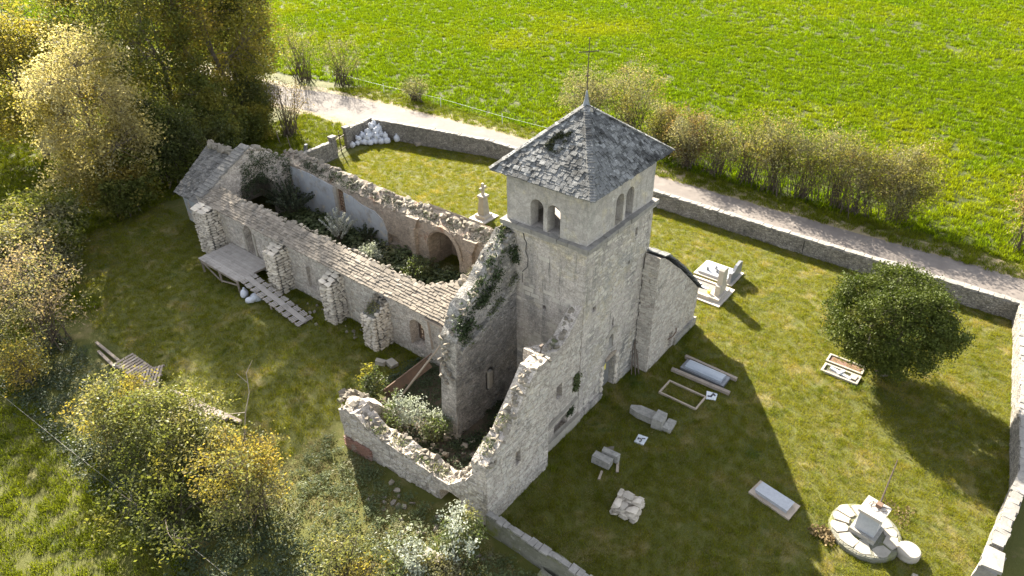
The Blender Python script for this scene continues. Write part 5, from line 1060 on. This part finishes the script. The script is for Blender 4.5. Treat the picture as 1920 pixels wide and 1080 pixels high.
T7 = tuft('straw_tuft', 20, .2, .05, .013, 'straw', 1.2); T8 = tuft('tall_tuft', 24, .13, .13, .013, 'rough_blade', .6)
def rect(x0, y0, x1, y1): return [(x0, y0), (x1, y0), (x1, y1), (x0, y1)]
yard = [[(-7.1, -.95), (-7.1, -16.6), (3.2, -16.9), (7.9, -17.2), (20, -15.7), (22.2, -15.3), (22.2, -.95)], rect(-2.9, -.95, 5, -.15), rect(10.5, -.95, 22.2, 34), rect(6.8, 5, 10.5, 34)]
lawn = [rect(-11, 9, -1.3, 28), rect(-9.5, 28, -.5, 38)]
scatter('lawn_grass', 'short mown grass of the churchyard lawn', 'grass', yard, T1, 42, .7, 1.3, 1)
scatter('lawn_straw', 'dry straw flecks lying in the churchyard lawn', 'dry grass', yard, T7, 6, .5, 1.2, 21)
scatter('lawn_tufts', 'taller green tufts dotted over the churchyard lawn', 'grass', yard+lawn, T8, 3.5, .6, 1.3, 22)
scatter('lawn_grass', 'short shaded grass beside the nave', 'grass', lawn, T1, 26, .7, 1.4, 2)
scatter('wall_foot_grass', 'longer unmown grass along the foot of the walls', 'grass', [rect(-7.1, -10, -6.75, -.7), rect(-3.1, -.5, 4.9, -.15), rect(-6.9, -1.0, -3.2, -.62), rect(5.2, -1.3, 10.6, -1.0), rect(21.9, -15, 22.3, 8), rect(21.5, 8, 22.1, 23), rect(-1.75, 9, -1.3, 27), rect(-2.75, 10, -2.4, 22), rect(12.1, -9.9, 12.6, -7.8), rect(10.4, -9.9, 10.66, -7.9), [(3, -16.4), (7.9, -16.75), (7.9, -17.2), (3, -16.9)], [(7.9, -16.8), (20, -15.3), (20, -15.7), (7.9, -17.2)]], T8, 16, .7, 1.7, 31)
scatter('rough_grass', 'longer rough grass outside the churchyard', 'grass', [rect(-34, 2, -15.8, 60), rect(-15.8, 28, -9.5, 60), rect(-9.5, 38, 6, 60), rect(6, 36, 19, 46), rect(-30, 60, 20, 95), [(27.2, -30), (29.6, -30), (29.4, 12), (29, 33), (28.3, 47), (25.2, 50), (26, 40), (26.8, 28), (27, 10)]], T2, 13, .6, 1.3, 3)
scatter('field_grass', 'bright green pasture beyond the road', 'pasture', [[(29.4, -40), (75, -60), (80, 70), (40, 90), (19.5, 110), (22.8, 76), (26.2, 56), (28.2, 46), (29.2, 12)]], T3, 8.5, .5, 1.8, 4)
scatter('field_grass', 'far bright green pasture at the top of the picture', 'pasture', [[(75, -60), (190, -90), (190, 200), (16, 200), (19.5, 110), (40, 90), (80, 70)]], T3, 3.8, .8, 2.2, 5)
scatter('ground_cover', 'leafy weeds covering the slope outside the ruined annex', 'weeds', [rect(-12.5, -9, -8.1, 8.5)], T4, 9, .5, 1.2, 6)
scatter('ground_cover', 'dark weeds and brambles under the thicket', 'weeds', [rect(-16.4, -9, -12.5, 28), rect(-13, 8.5, -11.2, 16)], T5, 9, .7, 1.6, 7)
scatter('ground_cover', 'dark green weeds covering the nave floor', 'weeds', [rect(-.1, 7, 5.4, 29)], T5, 13, .8, 2.4, 8, .05)
scatter('ground_cover', 'taller weeds along the foot of the nave north wall', 'weeds', [rect(3.4, 8, 5.5, 28)], T4, 5, 1.2, 3.2, 28, .05)
scatter('ground_cover', 'weeds inside the annex and below the nave corner', 'weeds', [rect(-6.4, .3, -.2, 3.6), rect(-6.4, 3.6, -4.8, 7.4), rect(-4.6, 4.8, -1.3, 9.3)], T5, 11, .6, 1.5, 9, .04)
scatter('leaf_litter', 'fallen brown leaves on the shaded grass behind the grove', 'leaves', [rect(-10, 30, 6, 44), rect(14, 38, 20, 50), rect(27, -20, 29.3, 34)], T6, 2.2, .6, 1.2, 10)
scatter('leaf_litter', 'dry straw and leaves on the sunny weed slope', 'leaves', [rect(-12, -2, -8.2, 9)], T6, 5, .5, 1.0, 11)
scatter('weed_straw', 'dry grass stalks between the weeds below the annex', 'dry grass', [rect(-12, -6, -8.1, 9)], T7, 9, .9, 2.2, 23)
